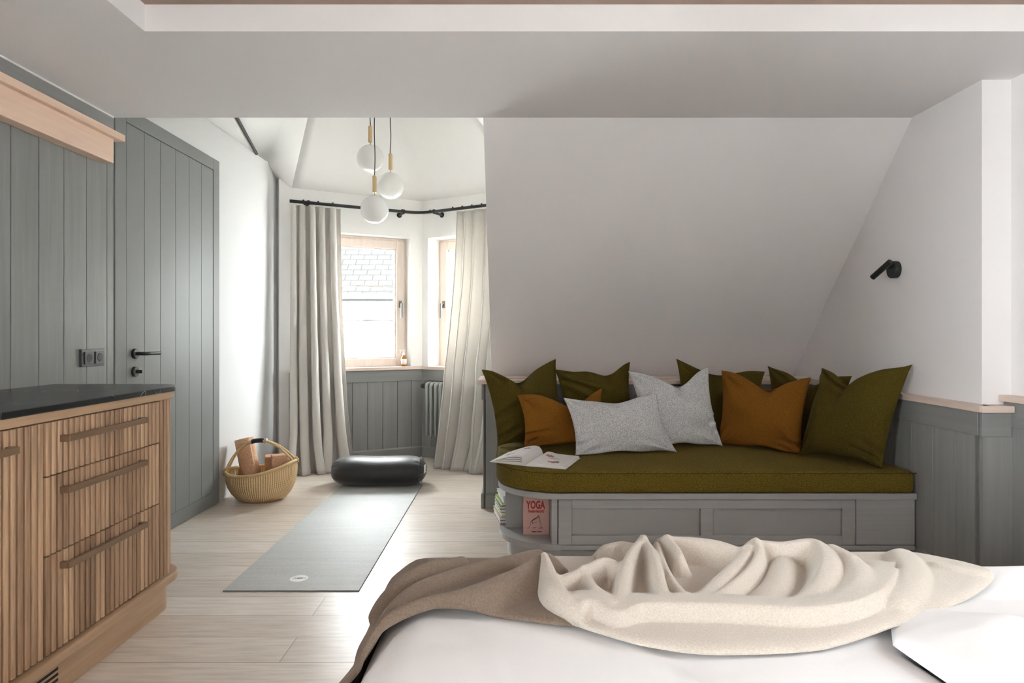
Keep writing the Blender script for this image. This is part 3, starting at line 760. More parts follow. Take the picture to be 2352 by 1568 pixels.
# cork mat rolled up in the basket
ax0 = Vector((-1.782, 4.505, 0.075)); ax1 = Vector((-1.862, 4.545, 0.395)); axd = (ax1-ax0).normalized()
bm = BM(); ex = axd.cross(Vector((0, 1, 0))).normalized(); ey = axd.cross(ex); turns = 4.3; nn = 150
def spiral(u, v):
    a = u*turns*2*PI + 0.6; r = 0.018 + 0.052*u
    return ax0.lerp(ax1, v) + ex*math.cos(a)*r + ey*math.sin(a)*r
grid(bm, spiral, nn, 4)
o = link_mesh('cork_roll', bm, 'cork', smooth=True); md = o.modifiers.new('thickness', 'SOLIDIFY'); md.thickness = 0.005
tag(rebase(o, ax0), 'rolled cork mat standing at the left inside the straw basket', 'yoga mat')
def block(name, c, rz, tilt, label, dims=(0.075, 0.12, 0.20)):
    bm = BM(); a, b, h = dims; box(bm, -a/2, a/2, -b/2, b/2, 0, h)
    o = link_mesh(name, bm, 'cork', bevel=0.006, seg=3); o.location = c; o.rotation_euler = (math.radians(tilt), 0, math.radians(rz))
    return tag(o, label, 'yoga block', 'cork blocks in the basket')
block('cork_block', (-1.690, 4.535, 0.075), 22, 0, 'cork yoga block in the basket, left of the two and next to the roll', (0.05, 0.11, 0.205))
block('cork_block', (-1.588, 4.46, 0.095), 24, 0, 'cork yoga block in the basket, nearest the right rim', (0.105, 0.10, 0.205))

# ------------------------------------------------------------------ mat and bolster
mt = thing('yoga_mat', 'long pale grey yoga mat lying on the oak floor towards the window bay', 'yoga mat', (-0.965, 3.8, 0))
bm = BM(); box(bm, -1.260, -0.668, 2.848, 4.88, 0.0015, 0.006); link_mesh('mat_surface', bm, 'matte', mt)
bm = BM(); box(bm, -1.261, -0.667, 2.8465, 4.8805, 0.0, 0.0040); link_mesh('mat_edge', bm, 'mat_edge', mt)
bm = BM(); lathe(bm, [(0, 0), (0.041, 0), (0.041, 0.0004), (0, 0.0004)], (-0.973, 2.984, 0.0061), (0, 0, 1), 32); lg = link_mesh('round_logo', bm, 'page', mt)
bm = BM()
def stroke(bm, pts, r, mtx=None):
    tube(bm, [Vector(p) for p in pts], r, 6, flat=1.0)
zl = 0.0068
for k in range(3):
    x0 = -0.998+0.011*k; stroke(bm, [(x0, 2.974, zl), (x0+0.004, 2.984, zl), (x0+0.009, 2.993, zl)], 0.0012)
stroke(bm, [(-0.974+0.006*math.cos(a), 2.984+0.006*math.sin(a), zl) for a in [i*0.6 for i in range(11)]], 0.0014)
stroke(bm, [(-0.960+0.005*math.cos(a), 2.985+0.006*math.sin(a), zl) for a in [i*0.6 for i in range(10)]], 0.0014)
stroke(bm, [(-0.953, 2.990, zl), (-0.948, 2.982, zl), (-0.944, 2.990, zl)], 0.0012)
link_mesh('logo_lettering', bm, 'ink_grey', lg)
bl = thing('bolster', 'charcoal yoga bolster lying across the far end of the pale mat', 'bolster', (-0.99, 4.87, 0.006))
def bol(u, v):
    a = 2*PI*u; t = v*2-1                              # t along its length
    e = (1-abs(t)**6)**0.5 if abs(t) < 1 else 0
    hw = 0.355
    x = -0.992 + hw*(math.copysign(abs(t)**0.92, t))
    rz, ry = 0.106*e, 0.165*e
    puck = 0.006*math.sin(a*16)*max(0, (abs(t)-0.74)/0.26)*e
    sag = -0.008*math.exp(-(t/0.5)**2)*max(0, math.sin(a))
    cz = 0.108; c, s = math.cos(a), math.sin(a)
    pw = 0.88
    X = Vector((x + 0.004*math.sin(5*a)*e, 4.885 + math.copysign(abs(c)**pw, c)*(ry+puck), cz + math.copysign(abs(s)**pw, s)*(rz+puck) + sag))
    X.z = max(X.z, 0.0065); return X
bm = BM(); grid(bm, bol, 96, 60, True); bmesh.ops.remove_doubles(bm, verts=bm.verts, dist=1e-5)
o = link_mesh('bolster_cover', bm, 'bolster', bl, smooth=True)
bm = BM(); box(bm, -0.6475, -0.642, 4.80, 4.86, 0.10, 0.155); link_mesh('side_label', bm, 'label_w', bl, bevel=0.001)
bm = BM(); tube(bm, [(-0.992+sx*0.312, 4.885+0.152*math.cos(a), 0.108+0.097*math.sin(a)) for sx in (1,) for a in [i*2*PI/40 for i in range(40)]], 0.0028, 6, closed=True); link_mesh('end_seam', bm, 'bolster', bl, smooth=True)

# ------------------------------------------------------------------ curtains, rod
ROD = Frame((-0.827, 5.882), (A_-K_), (0, 0)); ROD2 = Frame((-0.827, 5.882), (R_-K_), (0, 0))
ZR = 2.212
rod = thing('curtain_rod', 'bent black curtain rod running round the window bay above both curtains', 'curtain rod', (-0.827, 5.88, ZR))
pts = [ROD.at(1.128, 0, ZR)] + [ROD.at(s, 0, ZR) for s in (0.8, 0.5, 0.18)] 
b0, b1, b2 = ROD.at(0.13, 0, ZR), ROD.at(0, 0, ZR), ROD2.at(0.13, 0, ZR)
pts += [Vector(p) for p in bez(b0, b1, b2, 10)] + [ROD2.at(s, 0, ZR) for s in (0.2, 0.5, 0.8, 1.1)]
bm = BM(); tube(bm, pts, 0.0135, 12); link_mesh('rod', bm, 'black', rod, smooth=True, auto=40)
for F_, FW_, s in ((ROD, FB, 0.155), (ROD2, FC, 0.155), (ROD, FB, 0.98)):
    p = F_.at(s, 0, ZR-0.012); n = FW_.n
    bm = BM(); tube(bm, [p-n*0.13, p-n*0.115, p-n*0.113, p+n*0.004], [0.024, 0.024, 0.010, 0.010], 16); tube(bm, [p+Vector((0,0,-0.006)), p+Vector((0,0,0.030))], 0.012, 10)
    link_mesh('bracket', bm, 'black', rod, smooth=True, auto=40)
for F_, ss in ((ROD, (0.17, 0.78, 0.90, 1.02)), (ROD2, (0.11, 0.36, 0.46, 0.56, 0.66))):
    for s in ss:
        bm = BM(); lathe(bm, [(0, 0), (0.009, 0), (0.007, 0.010), (0, 0.013)], F_.at(s, 0, ZR+0.010), (0, 0, 1), 10); link_mesh('rod_stud', bm, 'black', rod, smooth=True)
def curtain(name, F_, t0, t1, b0, b1, folds, label, seed, fwd, amp=(0.026, 0.055), push=0.03):
    rnd = random.Random(seed); nrm = Vector((-F_.u.y, F_.u.x, 0)); nrm = nrm if nrm.y < 0 else -nrm
    nu, nv = folds*16, 60
    ph = [0]; 
    for i in range(folds): ph.append(ph[-1]+rnd.uniform(0.6, 1.5))
    tot = ph[-1]; ph = [p/tot for p in ph]
    am = [rnd.uniform(0.75, 1.25) for _ in range(folds+1)]
    ztop = ZR-0.026
    def fn(u, v):
        k = max(i for i in range(folds) if ph[i] <= u+1e-9); f = (u-ph[k])/(ph[k+1]-ph[k])
        a = am[k]*(1-f)+am[k+1]*f
        z = ztop*(1-v)
        g = (1-v)                                        # 1 top .. 0 floor
        low = max(0, (v-0.80)/0.20)
        s = t0+(t1-t0)*u + ((b0+(b1-b0)*u)-(t0+(t1-t0)*u))*(v**1.6)
        A = (amp[0] + (amp[1]-amp[0])*min(1, v*1.6))*a
        pin = math.exp(-((v)/0.04)**2)
        w_ = math.sin(2*PI*f); w2 = math.copysign(abs(w_)**0.75, w_)
        off = A*w2*(1-0.35*pin) + fwd*(v**4) + push*min(1, max(0, (v-0.05)/0.55))**1.5 + 0.020*low*math.sin(2*PI*f*1.0+1.3+k)
        s += 0.022*math.sin(4*PI*f)*(0.5+0.5*v) + 0.035*low*low*math.sin(k*2.3+1)
        off += 0.006*noise.noise(Vector((u*9, v*6, seed)))*4*v
        p = F_.at(s, 0, z) + nrm*off
        if v > 0.9: p.z = max(0.004, p.z)
        return p
    bm = BM(); grid(bm, fn, nu, nv)
    o = link_mesh(name, bm, 'linen', smooth=True); md = o.modifiers.new('thickness', 'SOLIDIFY'); md.thickness = 0.0025; md.offset = 0
    return tag(rebase(o, F_.at((b0+b1)/2, 0, 0)), label, 'curtain', 'linen curtains in the bay')
curtain('curtain', ROD, 1.115, 0.715, 1.15, 0.655, 5, 'long greige linen curtain left of the two, touching the floor near the basket', 3, 0.17, (0.030, 0.060))
curtain('curtain', ROD2, 0.395, 0.99, 0.335, 1.0, 6, 'long greige linen curtain right of the two, beside the sloping wall', 11, 0.16, (0.026, 0.045), push=0.10)

# ------------------------------------------------------------------ pendants and black track
def pendant(px, py, Y, label):
    c = P(px, py, Y); R = 0.1
    up = roof_bvh.ray_cast(Vector((c.x, c.y, 1.5)), Vector((0, 0, 1)))[0]; ztop = up.z if up else 3.2
    r = thing('pendant_lamp', label, 'pendant lamp', (c.x, c.y, c.z-R), group='globe pendants in the bay')
    bm = BM(); lathe(bm, [(0, -R)] + [(R*math.sin(a), -R*math.cos(a)) for a in [PI*i/36 for i in range(1, 35)]] + [(0.02, R*0.985), (0, R*0.99)], c, (0, 0, 1), 40)
    link_mesh('glass_globe', bm, 'opal', r, smooth=True)
    bm = BM(); lathe(bm, [(0, 0), (0.026, 0), (0.022, 0.003), (0.004, 0.004), (0.004, 0.026), (0, 0.026)], c+Vector((0, 0, R-0.004)), (0, 0, 1), 20)
    link_mesh('brass_cap', bm, 'brass', r, smooth=True, auto=40)
    bm = BM(); lathe(bm, [(0, 0), (0.013, 0), (0.0155, 0.004), (0.0155, 0.118), (0.011, 0.124), (0, 0.125)], c+Vector((0, 0, R+0.020)), (0, 0, 1), 20)
    link_mesh('brass_tube', bm, 'brass', r, smooth=True, auto=40)
    z0 = c.z+R+0.143; n = 16
    bm = BM(); tube(bm, [(c.x+0.0025*math.sin(i*0.9+px), c.y, z0+(ztop-0.01-z0)*i/n) for i in range(n+1)], 0.0032, 8); link_mesh('cord', bm, 'cord', r, smooth=True)
    bm = BM(); lathe(bm, [(0, 0), (0.045, 0), (0.045, 0.018), (0, 0.018)], (c.x, c.y, ztop-0.035), (0, 0, 1), 24); link_mesh('ceiling_cup', bm, 'brass', r)
pendant(860.5, 481, 4.70, 'opal glass globe pendant hanging lowest of the three, in front of the rod')
pendant(850.5, 363.5, 4.92, 'opal glass globe pendant hanging highest of the three')
pendant(897, 426.5, 4.95, 'opal glass globe pendant of middle height, rightmost of the three')
def on_roof(px, py):
    o = Vector((0, 0, CAMZ)); d = (P(px, py, 1.0)-o).normalized()
    h = roof_bvh.ray_cast(o, d); return h[0]
qa, qb = on_roof(543, 270), on_roof(586, 349)
d_ = (qa-qb); nrm_ = Vector((0.6, 0, -0.8)).normalized()
bm = BM(); tube(bm, [qb+nrm_*0.016, qa+nrm_*0.016+d_*0.9], 0.012, 8)
tr = thing('light_track', 'thin black track on the slanted bay ceiling above the white wall', 'light track', qb)
link_mesh('track_bar', bm, 'black', tr)
bm = BM(); tube(bm, [qb+nrm_*0.0275, qa+nrm_*0.0275+d_*0.9], 0.0018, 6); link_mesh('track_slot', bm, 'steel', tr)

# ------------------------------------------------------------------ radiator
rad = thing('radiator', 'grey column radiator under the right bay window, half behind the curtain', 'radiator', FC.at(0.4, 0.09, 0.10))
for i in range(11):
    s = 0.156+0.050*i; bm = BM(); z0, z1 = 0.205, 0.695; d0, d1 = 0.055, 0.135
    pth = [FC.at(s, d1, z0+0.012), FC.at(s, d1, z1-0.035), FC.at(s, d1-0.006, z1-0.018), FC.at(s, d1-0.022, z1-0.0125), FC.at(s, d0+0.022, z1-0.0125), FC.at(s, d0+0.006, z1-0.018), FC.at(s, d0, z1-0.035), FC.at(s, d0, z0+0.012)]
    tube(bm, pth, [0.012]+[0.0165]*6+[0.012], 12); tube(bm, [FC.at(s, (d0+d1)/2, z0+0.01), FC.at(s, (d0+d1)/2, z1-0.015)], 0.015, 10)
    for zz in (z0+0.035, z1-0.04): tube(bm, [FC.at(s-0.026, (d0+d1)/2, zz), FC.at(s+0.026, (d0+d1)/2, zz)], 0.017, 12)
    tube(bm, [FC.at(s, d0, z0+0.03), FC.at(s, d1, z0+0.03)], 0.012, 10)
    link_mesh('section', bm, 'silver', rad, smooth=True, auto=50)
bm = BM(); lathe(bm, [(0, 0), (0.019, 0), (0.021, 0.006), (0.021, 0.055), (0.017, 0.062), (0, 0.062)], FC.at(0.131, 0.095, 0.655), -FC.u, 18); link_mesh('thermostat', bm, 'black_matt', rad, smooth=True, auto=40)
bm = BM(); FC.box(bm, 0.36, 0.445, 0.06, 0.125, 0.11, 0.165)
for s in (0.382, 0.424): tube(bm, [FC.at(s, 0.095, 0.16), FC.at(s, 0.095, 0.21)], 0.011, 10)
link_mesh('valve_block', bm, 'steel', rad, bevel=0.004)
for zz in (0.33, 0.60):
    for s in (0.28, 0.58):
        bm = BM(); tube(bm, [FC.at(s, 0.02, zz), FC.at(s, 0.10, zz)], 0.008, 8); link_mesh('wall_bracket', bm, 'silver', rad)

# ------------------------------------------------------------------ spray bottle on the sill
sb = FB.at(0.165, -0.035, 0.832); sp_ = thing('spray_bottle', 'small amber spray bottle with white label standing on the bay window sill', 'bottle', sb)
bm = BM(); lathe(bm, [(0, 0), (0.024, 0), (0.026, 0.004), (0.026, 0.070), (0.022, 0.084), (0.011, 0.096), (0.011, 0.104), (0, 0.104)], sb, (0,0,1), 24); link_mesh('glass_body', bm, 'amber', sp_, smooth=True, auto=50)
bm = BM(); lathe(bm, [(0.0266, 0.016), (0.0266, 0.066)], sb, (0,0,1), 24); link_mesh('paper_label', bm, 'label_w', sp_, smooth=True)
bm = BM(); lathe(bm, [(0, 0.100), (0.013, 0.100), (0.013, 0.118), (0.007, 0.122), (0.007, 0.135), (0, 0.135)], sb, (0,0,1), 16)
q = sb+Vector((0,0,0.14)); box(bm, q.x-0.040, q.x+0.016, q.y-0.009, q.y+0.009, q.z-0.006, q.z+0.010)
tube(bm, [q+Vector((-0.024, 0, 0)), q+Vector((-0.034, 0, -0.026))], 0.004, 6); link_mesh('spray_head', bm, 'white_wood', sp_, bevel=0.002)

# ================================================================== THE BENCH
bn = thing('window_bench', 'grey built-in bench with shelf end and panelled drawer under the sloping wall', 'bench', (0.95, 3.6, 0))
def bench_outline(x0, yf, r, x1=1.935, yb=4.185):
    return [(x0, yb)] + [(p[0], p[1]) for p in arc(x0+r, yf+r, r, 180, 270, 14)] + [(x1, yf), (x1, yb)]
bm = BM(); prism(bm, bench_outline(-0.072, 3.118, 0.31), 0.331, 0.360); link_mesh('top_board', bm, 'bench', bn, bevel=0.003, seg=2)
bm = BM(); prism(bm, [(-0.066, 4.18)]+arc(-0.066+0.30, 3.124+0.30, 0.30, 180, 270, 14)+[(0.235, 3.124), (0.235, 4.18)], 0.085, 0.113); link_mesh('end_shelf', bm, 'bench_smooth', bn, bevel=0.003)
bm = BM(); prism(bm, [(-0.022, 4.18)]+arc(-0.022+0.26, 3.172+0.26, 0.26, 180, 270, 14)+[(1.93, 3.172), (1.93, 4.18)], 0.0, 0.086); link_mesh('plinth', bm, 'bench_smooth', bn)
bm = BM(); box(bm, 0.190, 0.2180, 3.132, 4.18, 0.113, 0.331); link_mesh('side_panel', bm, 'bench', bn, bevel=0.0015)
bm = BM(); box(bm, -0.034, 0.190, 3.41, 3.43, 0.113, 0.331); link_mesh('divider', bm, 'bench_smooth', bn, bevel=0.001)
bm = BM(); box(bm, 0.218, 1.932, 3.1505, 3.17, 0.086, 0.331); box(bm, 1.90, 1.932, 3.17, 4.18, 0.0, 0.331); link_mesh('front_backing', bm, 'black_deep', bn)
yf = 3.132
bm = BM(); x0, x1, z0, z1 = 0.2225, 1.648, 0.111, 0.327
box(bm, x0, x0+0.064, yf, yf+0.018, z0, z1); box(bm, x1-0.064, x1, yf, yf+0.018, z0, z1)
box(bm, x0+0.064, x1-0.064, yf, yf+0.018, z1-0.042, z1); box(bm, x0+0.064, x1-0.064, yf, yf+0.018, z0, z0+0.045)
box(bm, 0.905, 0.965, yf, yf+0.018, z0+0.045, z1-0.042)
dr = link_mesh('drawer_front', bm, 'bench', bn, bevel=0.0012, seg=1)
for a, b in ((x0+0.064, 0.905), (0.965, x1-0.064)):
    bm = BM(); box(bm, a, b, yf+0.0145, yf+0.0185, z0+0.045, z1-0.042); link_mesh('drawer_panel', bm, 'bench_smooth', dr)
bm = BM(); box(bm, 1.651, 1.932, yf, yf+0.018, 0.112, 0.329); link_mesh('fixed_panel', bm, 'bench', bn, bevel=0.001)
bm = BM(); box(bm, 0.19, 1.932, yf-0.002, yf+0.020, 0.086, 0.109); link_mesh('bottom_rail', bm, 'bench', bn, bevel=0.002)

# seat cushion
def cushion_mesh():
    out = bench_outline(-0.082, 3.112, 0.32, 1.925, 4.18)
    bm = BM(); prism(bm, out, 0.3605, 0.466); return bm
sc_ = thing('seat_cushion', 'thick olive boucle seat cushion with rounded left end covering the bench', 'cushion', (0.95, 3.6, 0.3605))
o = link_mesh('cushion_body', cushion_mesh(), 'olive_b', sc_, bevel=0.024, seg=5, smooth=True); o.modifiers['bevel'].harden_normals = False
bm = BM(); out = bench_outline(-0.084, 3.110, 0.322, 1.926, 4.18); z_ = 0.4585
sm = [Vector((x, y, z_)) for x, y in out[1:-1]]
sm = sm[:1] + sm[1:]
tube(bm, [Vector((-0.0835, 4.1, z_))]+sm, 0.0022, 6); link_mesh('seam_piping', bm, 'olive', sc_, smooth=True)

# ------------------------------------------------------------------ pillows
def pillow(name, mat, TL, TR, BR, BL, label, group, thick=0.075, dip=0.05, u0=0.0, seed=0, vdepth=0.022, bow=0.055, folds=()):
    TL, TR, BR, BL = map(Vector, (TL, TR, BR, BL))
    upv = ((TL+TR)-(BL+BR)).normalized(); rt = ((TR+BR)-(TL+BL)).normalized()
    n = rt.cross(upv).normalized(); n = n if n.y < 0 else -n
    wd = ((TR-TL).length+(BR-BL).length)/2; hh = ((TL-BL).length+(TR-BR).length)/2
    NG = 44; bm = BM()
    def surf(u, v, side):
        b = BL.lerp(BR, (u+1)/2).lerp(TL.lerp(TR, (u+1)/2), (v+1)/2)
        b = b - rt*u*abs(u)**2*bow*wd*(1-v*v)**1.0 - upv*v*abs(v)**2*bow*hh*(1-u*u)
        # dip in the top edge
        top = max(0, (v+0.1)/1.1)**2
        b = b - upv*dip*top*math.exp(-((u-u0)/0.42)**2)
        e = ((1-abs(u)**2.4)*(1-abs(v)**2.4))
        t = thick*max(0, e)**0.55
        cr = 2.3*vdepth*math.exp(-((u-u0)/0.13)**2)*max(0, (v+0.15))**1.5                      # the fold under the dip
        f1 = noise.noise(Vector((u*1.6+seed, v*1.6, seed*1.7)))*0.026
        rad = math.hypot(u-1, v+1); f2 = 0.018*math.sin(math.atan2(v+1.05, 1.05-u)*14+seed)*math.exp(-(rad/0.55)**2)*min(1, rad*4)
        rad = math.hypot(u+1, v+1); f3 = 0.018*math.sin(math.atan2(v+1.05, u+1.05)*13+seed*2)*math.exp(-(rad/0.55)**2)*min(1, rad*4)
        rad = math.hypot(u+1, v-1); f4 = 0.015*math.sin(math.atan2(1.05-v, u+1.05)*11+seed*3)*math.exp(-(rad/0.6)**2)*min(1, rad*4)
        k = min(1, e*9)
        for (a0, b0, a1, b1, fw_, dp) in folds:
            dx, dy = a1-a0, b1-b0; tt = max(0, min(1, ((u-a0)*dx+(v-b0)*dy)/(dx*dx+dy*dy)))
            dq = math.hypot(u-a0-tt*dx, v-b0-tt*dy); f1 -= 1.5*dp*math.exp(-(dq/fw_)**2)*(1-0.6*tt) - 0.9*dp*math.exp(-((dq-1.6*fw_)/fw_)**2)*(1-tt)
        d = t + (f1 + f2 + f3 + f4)*k - cr*k
        wob = 0.004*math.sin(u*7+seed)*(1-k) 
        return b + n*(d*side if side > 0 else -t*0.8) + upv*wob
    V = {}
    for sd in (1, -1):
        for j in range(NG+1):
            for i in range(NG+1):
                edge = i in (0, NG) or j in (0, NG)
                key = (0 if edge else sd, i, j)
                if key in V: continue
                ru, rv = 2*i/NG-1, 2*j/NG-1
                u = math.sin(ru*PI/2)*0.45+ru*0.55; v = math.sin(rv*PI/2)*0.45+rv*0.55
                V[key] = bm.verts.new(surf(u, v, sd))
        for j in range(NG):
            for i in range(NG):
                q = []
                for (a, b) in ((i, j), (i+1, j), (i+1, j+1), (i, j+1)):
                    e_ = a in (0, NG) or b in (0, NG); q.append(V[(0 if e_ else sd, a, b)])
                bm.faces.new(q if sd > 0 else q[::-1])
    o = link_mesh(name, bm, mat, smooth=True)
    zmin = min(v.co.z for v in o.data.vertices)
    base = (BL+BR)/2
    lift = 0.4665-zmin
    o.data.transform(Matrix.Translation((0, 0, lift if abs(lift) < 0.05 else 0)))
    return tag(rebase(o, (base.x, base.y, 0.4665)), label, 'cushion', group)
G1 = 'olive scatter cushions'
pillow('scatter_cushion', 'olive', P(1106, 845, 3.84), P(1277, 822, 4.14), (0.34, 4.00, 0.475), (-0.085, 3.80, 0.475), 'olive scatter cushion at the left end of the bench, behind the small rust one', G1, 0.075, 0.085, -0.10, 1.0, 0.03, folds=[(-1, -0.25, -0.1, 0.1, 0.08, 0.035), (-1, -0.75, -0.45, -0.62, 0.07, 0.028)])
pillow('scatter_cushion', 'olive', P(1275, 846, 4.02), P(1447, 826, 4.12), (0.78, 4.08, 0.475), (0.33, 4.04, 0.475), 'olive scatter cushion between the left one and the grey square one, top right corner up', G1, 0.065, 0.045, 0.35, 2.0, 0.012, folds=[(-0.9, 0.85, 0.9, 0.15, 0.10, -0.018), (-0.8, 0.6, 0.7, -0.5, 0.10, -0.016)])
pillow('scatter_cushion', 'olive', P(1553, 822, 4.10), P(1757, 850, 4.10), (1.55, 4.07, 0.475), (1.03, 4.07, 0.475), 'olive scatter cushion directly behind the grey square and the large rust cushions', G1, 0.055, 0.045, -0.15, 3.0, 0.010)
pillow('scatter_cushion', 'olive', P(1763, 838, 4.10), P(1957, 859, 3.60), (1.84, 3.66, 0.475), (1.61, 4.02, 0.475), 'olive scatter cushion in the back right corner, mostly hidden by its neighbours', G1, 0.060, 0.07, 0.05, 4.0, 0.012)
pillow('scatter_cushion', 'olive', P(1888, 844, 3.62), P(2096, 838, 3.13), P(2027, 1078, 3.165), P(1836, 1046, 3.535), 'large olive scatter cushion at the right end, leaning on the right wall', G1, 0.085, 0.075, -0.22, 5.0, 0.045, folds=[(1, -0.88, 0.3, -0.72, 0.05, 0.024), (1, -0.72, 0.4, -0.5, 0.05, 0.018), (-0.22, 0.6, -0.75, 0.85, 0.08, 0.02)])
G2 = 'rust scatter cushions'
pillow('scatter_cushion', 'rust', P(1187, 905, 3.72), P(1384, 890, 3.86), (0.56, 3.80, 0.475), P(1201, 1031, 3.71), 'small rust orange scatter cushion half behind the oblong grey one', G2, 0.055, 0.085, 0.25, 6.0, 0.02, folds=[(-1, -0.5, -0.35, -0.38, 0.07, 0.022), (-1, -0.78, -0.6, -0.7, 0.06, 0.016)])
pillow('scatter_cushion', 'rust', P(1657, 850, 3.96), P(1863, 867, 3.66), P(1841, 1044, 3.56), P(1648, 1020, 3.88), 'large rust orange scatter cushion right of the grey square one', G2, 0.070, 0.075, 0.10, 7.0, 0.028, bow=0.04, folds=[(1, -0.8, 0.5, -0.72, 0.05, 0.026)])
G3 = 'grey boucle cushions'
pillow('scatter_cushion', 'greyf', P(1443, 852, 3.93), P(1628, 842, 3.93), P(1661, 1024, 3.80), P(1478, 1030, 3.74), 'light grey square boucle cushion standing behind the oblong grey one', G3, 0.065, 0.085, 0.15, 8.0, 0.02, folds=[(1, -0.3, 0.7, -0.45, 0.06, 0.022), (1, -0.58, 0.75, -0.66, 0.06, 0.018)])
pillow('scatter_cushion', 'greyf', P(1294, 914, 3.66), P(1508, 905, 3.70), P(1555, 1037, 3.63), P(1322, 1046, 3.53), 'light grey oblong boucle cushion, frontmost on the seat', G3, 0.058, 0.028, 0.0, 9.0, 0.008, bow=0.045, folds=[(-1, -0.72, -0.6, -0.55, 0.07, 0.020)])

# ------------------------------------------------------------------ open book
zb = 0.468
ob = thing('open_book', 'open illustrated book lying on the left end of the olive seat', 'book', (0.07, 3.35, zb))
sn, sf = Vector((0.069, 3.235, zb)), Vector((0.170, 3.520, zb))
rv = Vector((0.187, -0.078, 0)); lv = Vector((-0.180, 0.105, 0))
def bookpt(side, a, b, h): 
    base = sn.lerp(sf, b); return base + (rv if side > 0 else lv)*a + Vector((0, 0, h))
bm = BM()
for sd in (1, -1):
    hexa(bm, [bookpt(sd, 0, 0, 0), bookpt(sd, 1.02, 0, 0), bookpt(sd, 1.02, 1, 0), bookpt(sd, 0, 1, 0), bookpt(sd, 0, 0, 0.003), bookpt(sd, 1.02, 0, 0.003), bookpt(sd, 1.02, 1, 0.003), bookpt(sd, 0, 1, 0.003)])
link_mesh('cover', bm, 'white_cover', ob)
def prof_h(sd, a, lift=1.0):
    if sd > 0: return 0.003 + 0.014*(1-a*0.35)*min(1, (a*9)**0.6) + 0.008*math.exp(-((a-0.18)/0.15)**2)
    return 0.003 + lift*(0.040*math.sin(PI*min(1, a**0.55))**0.9*(1-0.2*a) + 0.012*(1-a)*min(1, a*8))
for sd in (1, -1):
    bm = BM(); na = 24; T = []; B = []
    for j in range(2):
        T.append([bm.verts.new(bookpt(sd, i/na*0.985, 0.01+0.98*j, prof_h(sd, i/na))) for i in range(na+1)])
        B.append([bm.verts.new(bookpt(sd, i/na*0.985, 0.01+0.98*j, 0.0031)) for i in range(na+1)])
    for i in range(na):
        bm.faces.new([T[0][i], T[0][i+1], T[1][i+1], T[1][i]]); bm.faces.new([B[0][i], B[1][i], B[1][i+1], B[0][i+1]])
        bm.faces.new([B[0][i], B[0][i+1], T[0][i+1], T[0][i]]); bm.faces.new([B[1][i], T[1][i], T[1][i+1], B[1][i+1]])
    bm.faces.new([B[0][-1], B[1][-1], T[1][-1], T[0][-1]])
    bmesh.ops.remove_doubles(bm, verts=bm.verts, dist=1e-6)
    pg = link_mesh('left_pages' if sd < 0 else 'right_pages', bm, 'page', ob)
    # printed pictures and text lines
    def patch(mat, a0, a1, b0, b1, name, jag=None):
        bm = BM()
        grid(bm, lambda u, v: bookpt(sd, a0+(a1-a0)*u, b0+(b1-b0)*(v if jag is None else (0.5+(v-0.5)*jag(u))), prof_h(sd, (a0+(a1-a0)*u)/0.985)+0.0008), 14, 3)
        link_mesh(name, bm, mat, pg)
    blob = lambda u: 0.35+0.65*abs(math.sin(u*7+1))*math.sin(PI*min(0.98, max(0.02, u)))
    patch('ink_rose', 0.22, 0.42, 0.60, 0.78, 'printed_picture', blob); patch('ink_grey', 0.42, 0.66, 0.52, 0.545, 'printed_line')
    patch('ink_rose', 0.45, 0.74, 0.18, 0.34, 'printed_picture', blob); patch('ink_black', 0.62, 0.72, 0.30, 0.36, 'printed_picture', blob)
    patch('ink_grey', 0.2, 0.85, 0.44, 0.446, 'printed_line')
    if sd < 0:                                           # black strips paint the shade between bundles of leaves
        for kk in range(3):
            bm = BM(); f0, f1 = 0.30+0.22*kk, 0.36+0.22*kk
            grid(bm, lambda u, v: bookpt(-1, 0.12+0.72*u, 0.008, 0.0031+(prof_h(-1, 0.12+0.72*u)-0.0031)*(f0+(f1-f0)*v)), 16, 1); link_mesh('leaf_shade', bm, 'ink_black', pg)

# ------------------------------------------------------------------ pink book in the shelf end
c = Vector((0.121, 3.288, 0.1135)); W2, H2, D2 = 0.0665, 0.204, 0.022
yb_ = thing('yoga_book', 'pink book with red YOGA title standing in the front shelf of the bench', 'book', c)
bm = BM(); box(bm, c.x-W2, c.x+W2, c.y, c.y+0.002, c.z, c.z+H2); box(bm, c.x-W2, c.x+W2, c.y+D2-0.002, c.y+D2, c.z, c.z+H2); box(bm, c.x-W2, c.x-W2+0.002, c.y, c.y+D2, c.z, c.z+H2)
link_mesh('cover', bm, 'cover_pink', yb_)
bm = BM(); box(bm, c.x-W2+0.002, c.x+W2-0.003, c.y+0.002, c.y+D2-0.002, c.z+0.003, c.z+H2-0.003); link_mesh('pages', bm, 'page', yb_)
FX = Matrix.Translation((0,0,0))
def face_mtx(x, z): return Matrix.Translation((x, c.y-0.0003, z)) @ Matrix.Rotation(PI/2, 4, 'X')
text_mesh('title_lettering', 'YOGA', 0.054, 'ink_red', face_mtx(c.x-0.002, c.z+0.131), yb_, sx=0.60, offset=0.0020)
text_mesh('subtitle_lettering', 'Federleicht!', 0.020, 'ink_red', face_mtx(c.x, c.z+0.111), yb_, sx=0.85, shear=0.1, offset=0.0008)
text_mesh('author_lettering', 'Hanna Fendert', 0.0095, 'ink_black', face_mtx(c.x+0.004, c.z+0.012), yb_, sx=0.9, offset=0.0005)
bm = BM(); yy = c.y-0.0004
def fig(pts, r):
    r = [x*1.3 for x in r] if isinstance(r, list) else r*1.3
    tube(bm, [(c.x+px*0.95, yy, c.z+pz*0.95-0.007) for px, pz in pts], r, 8, flat=0.25)
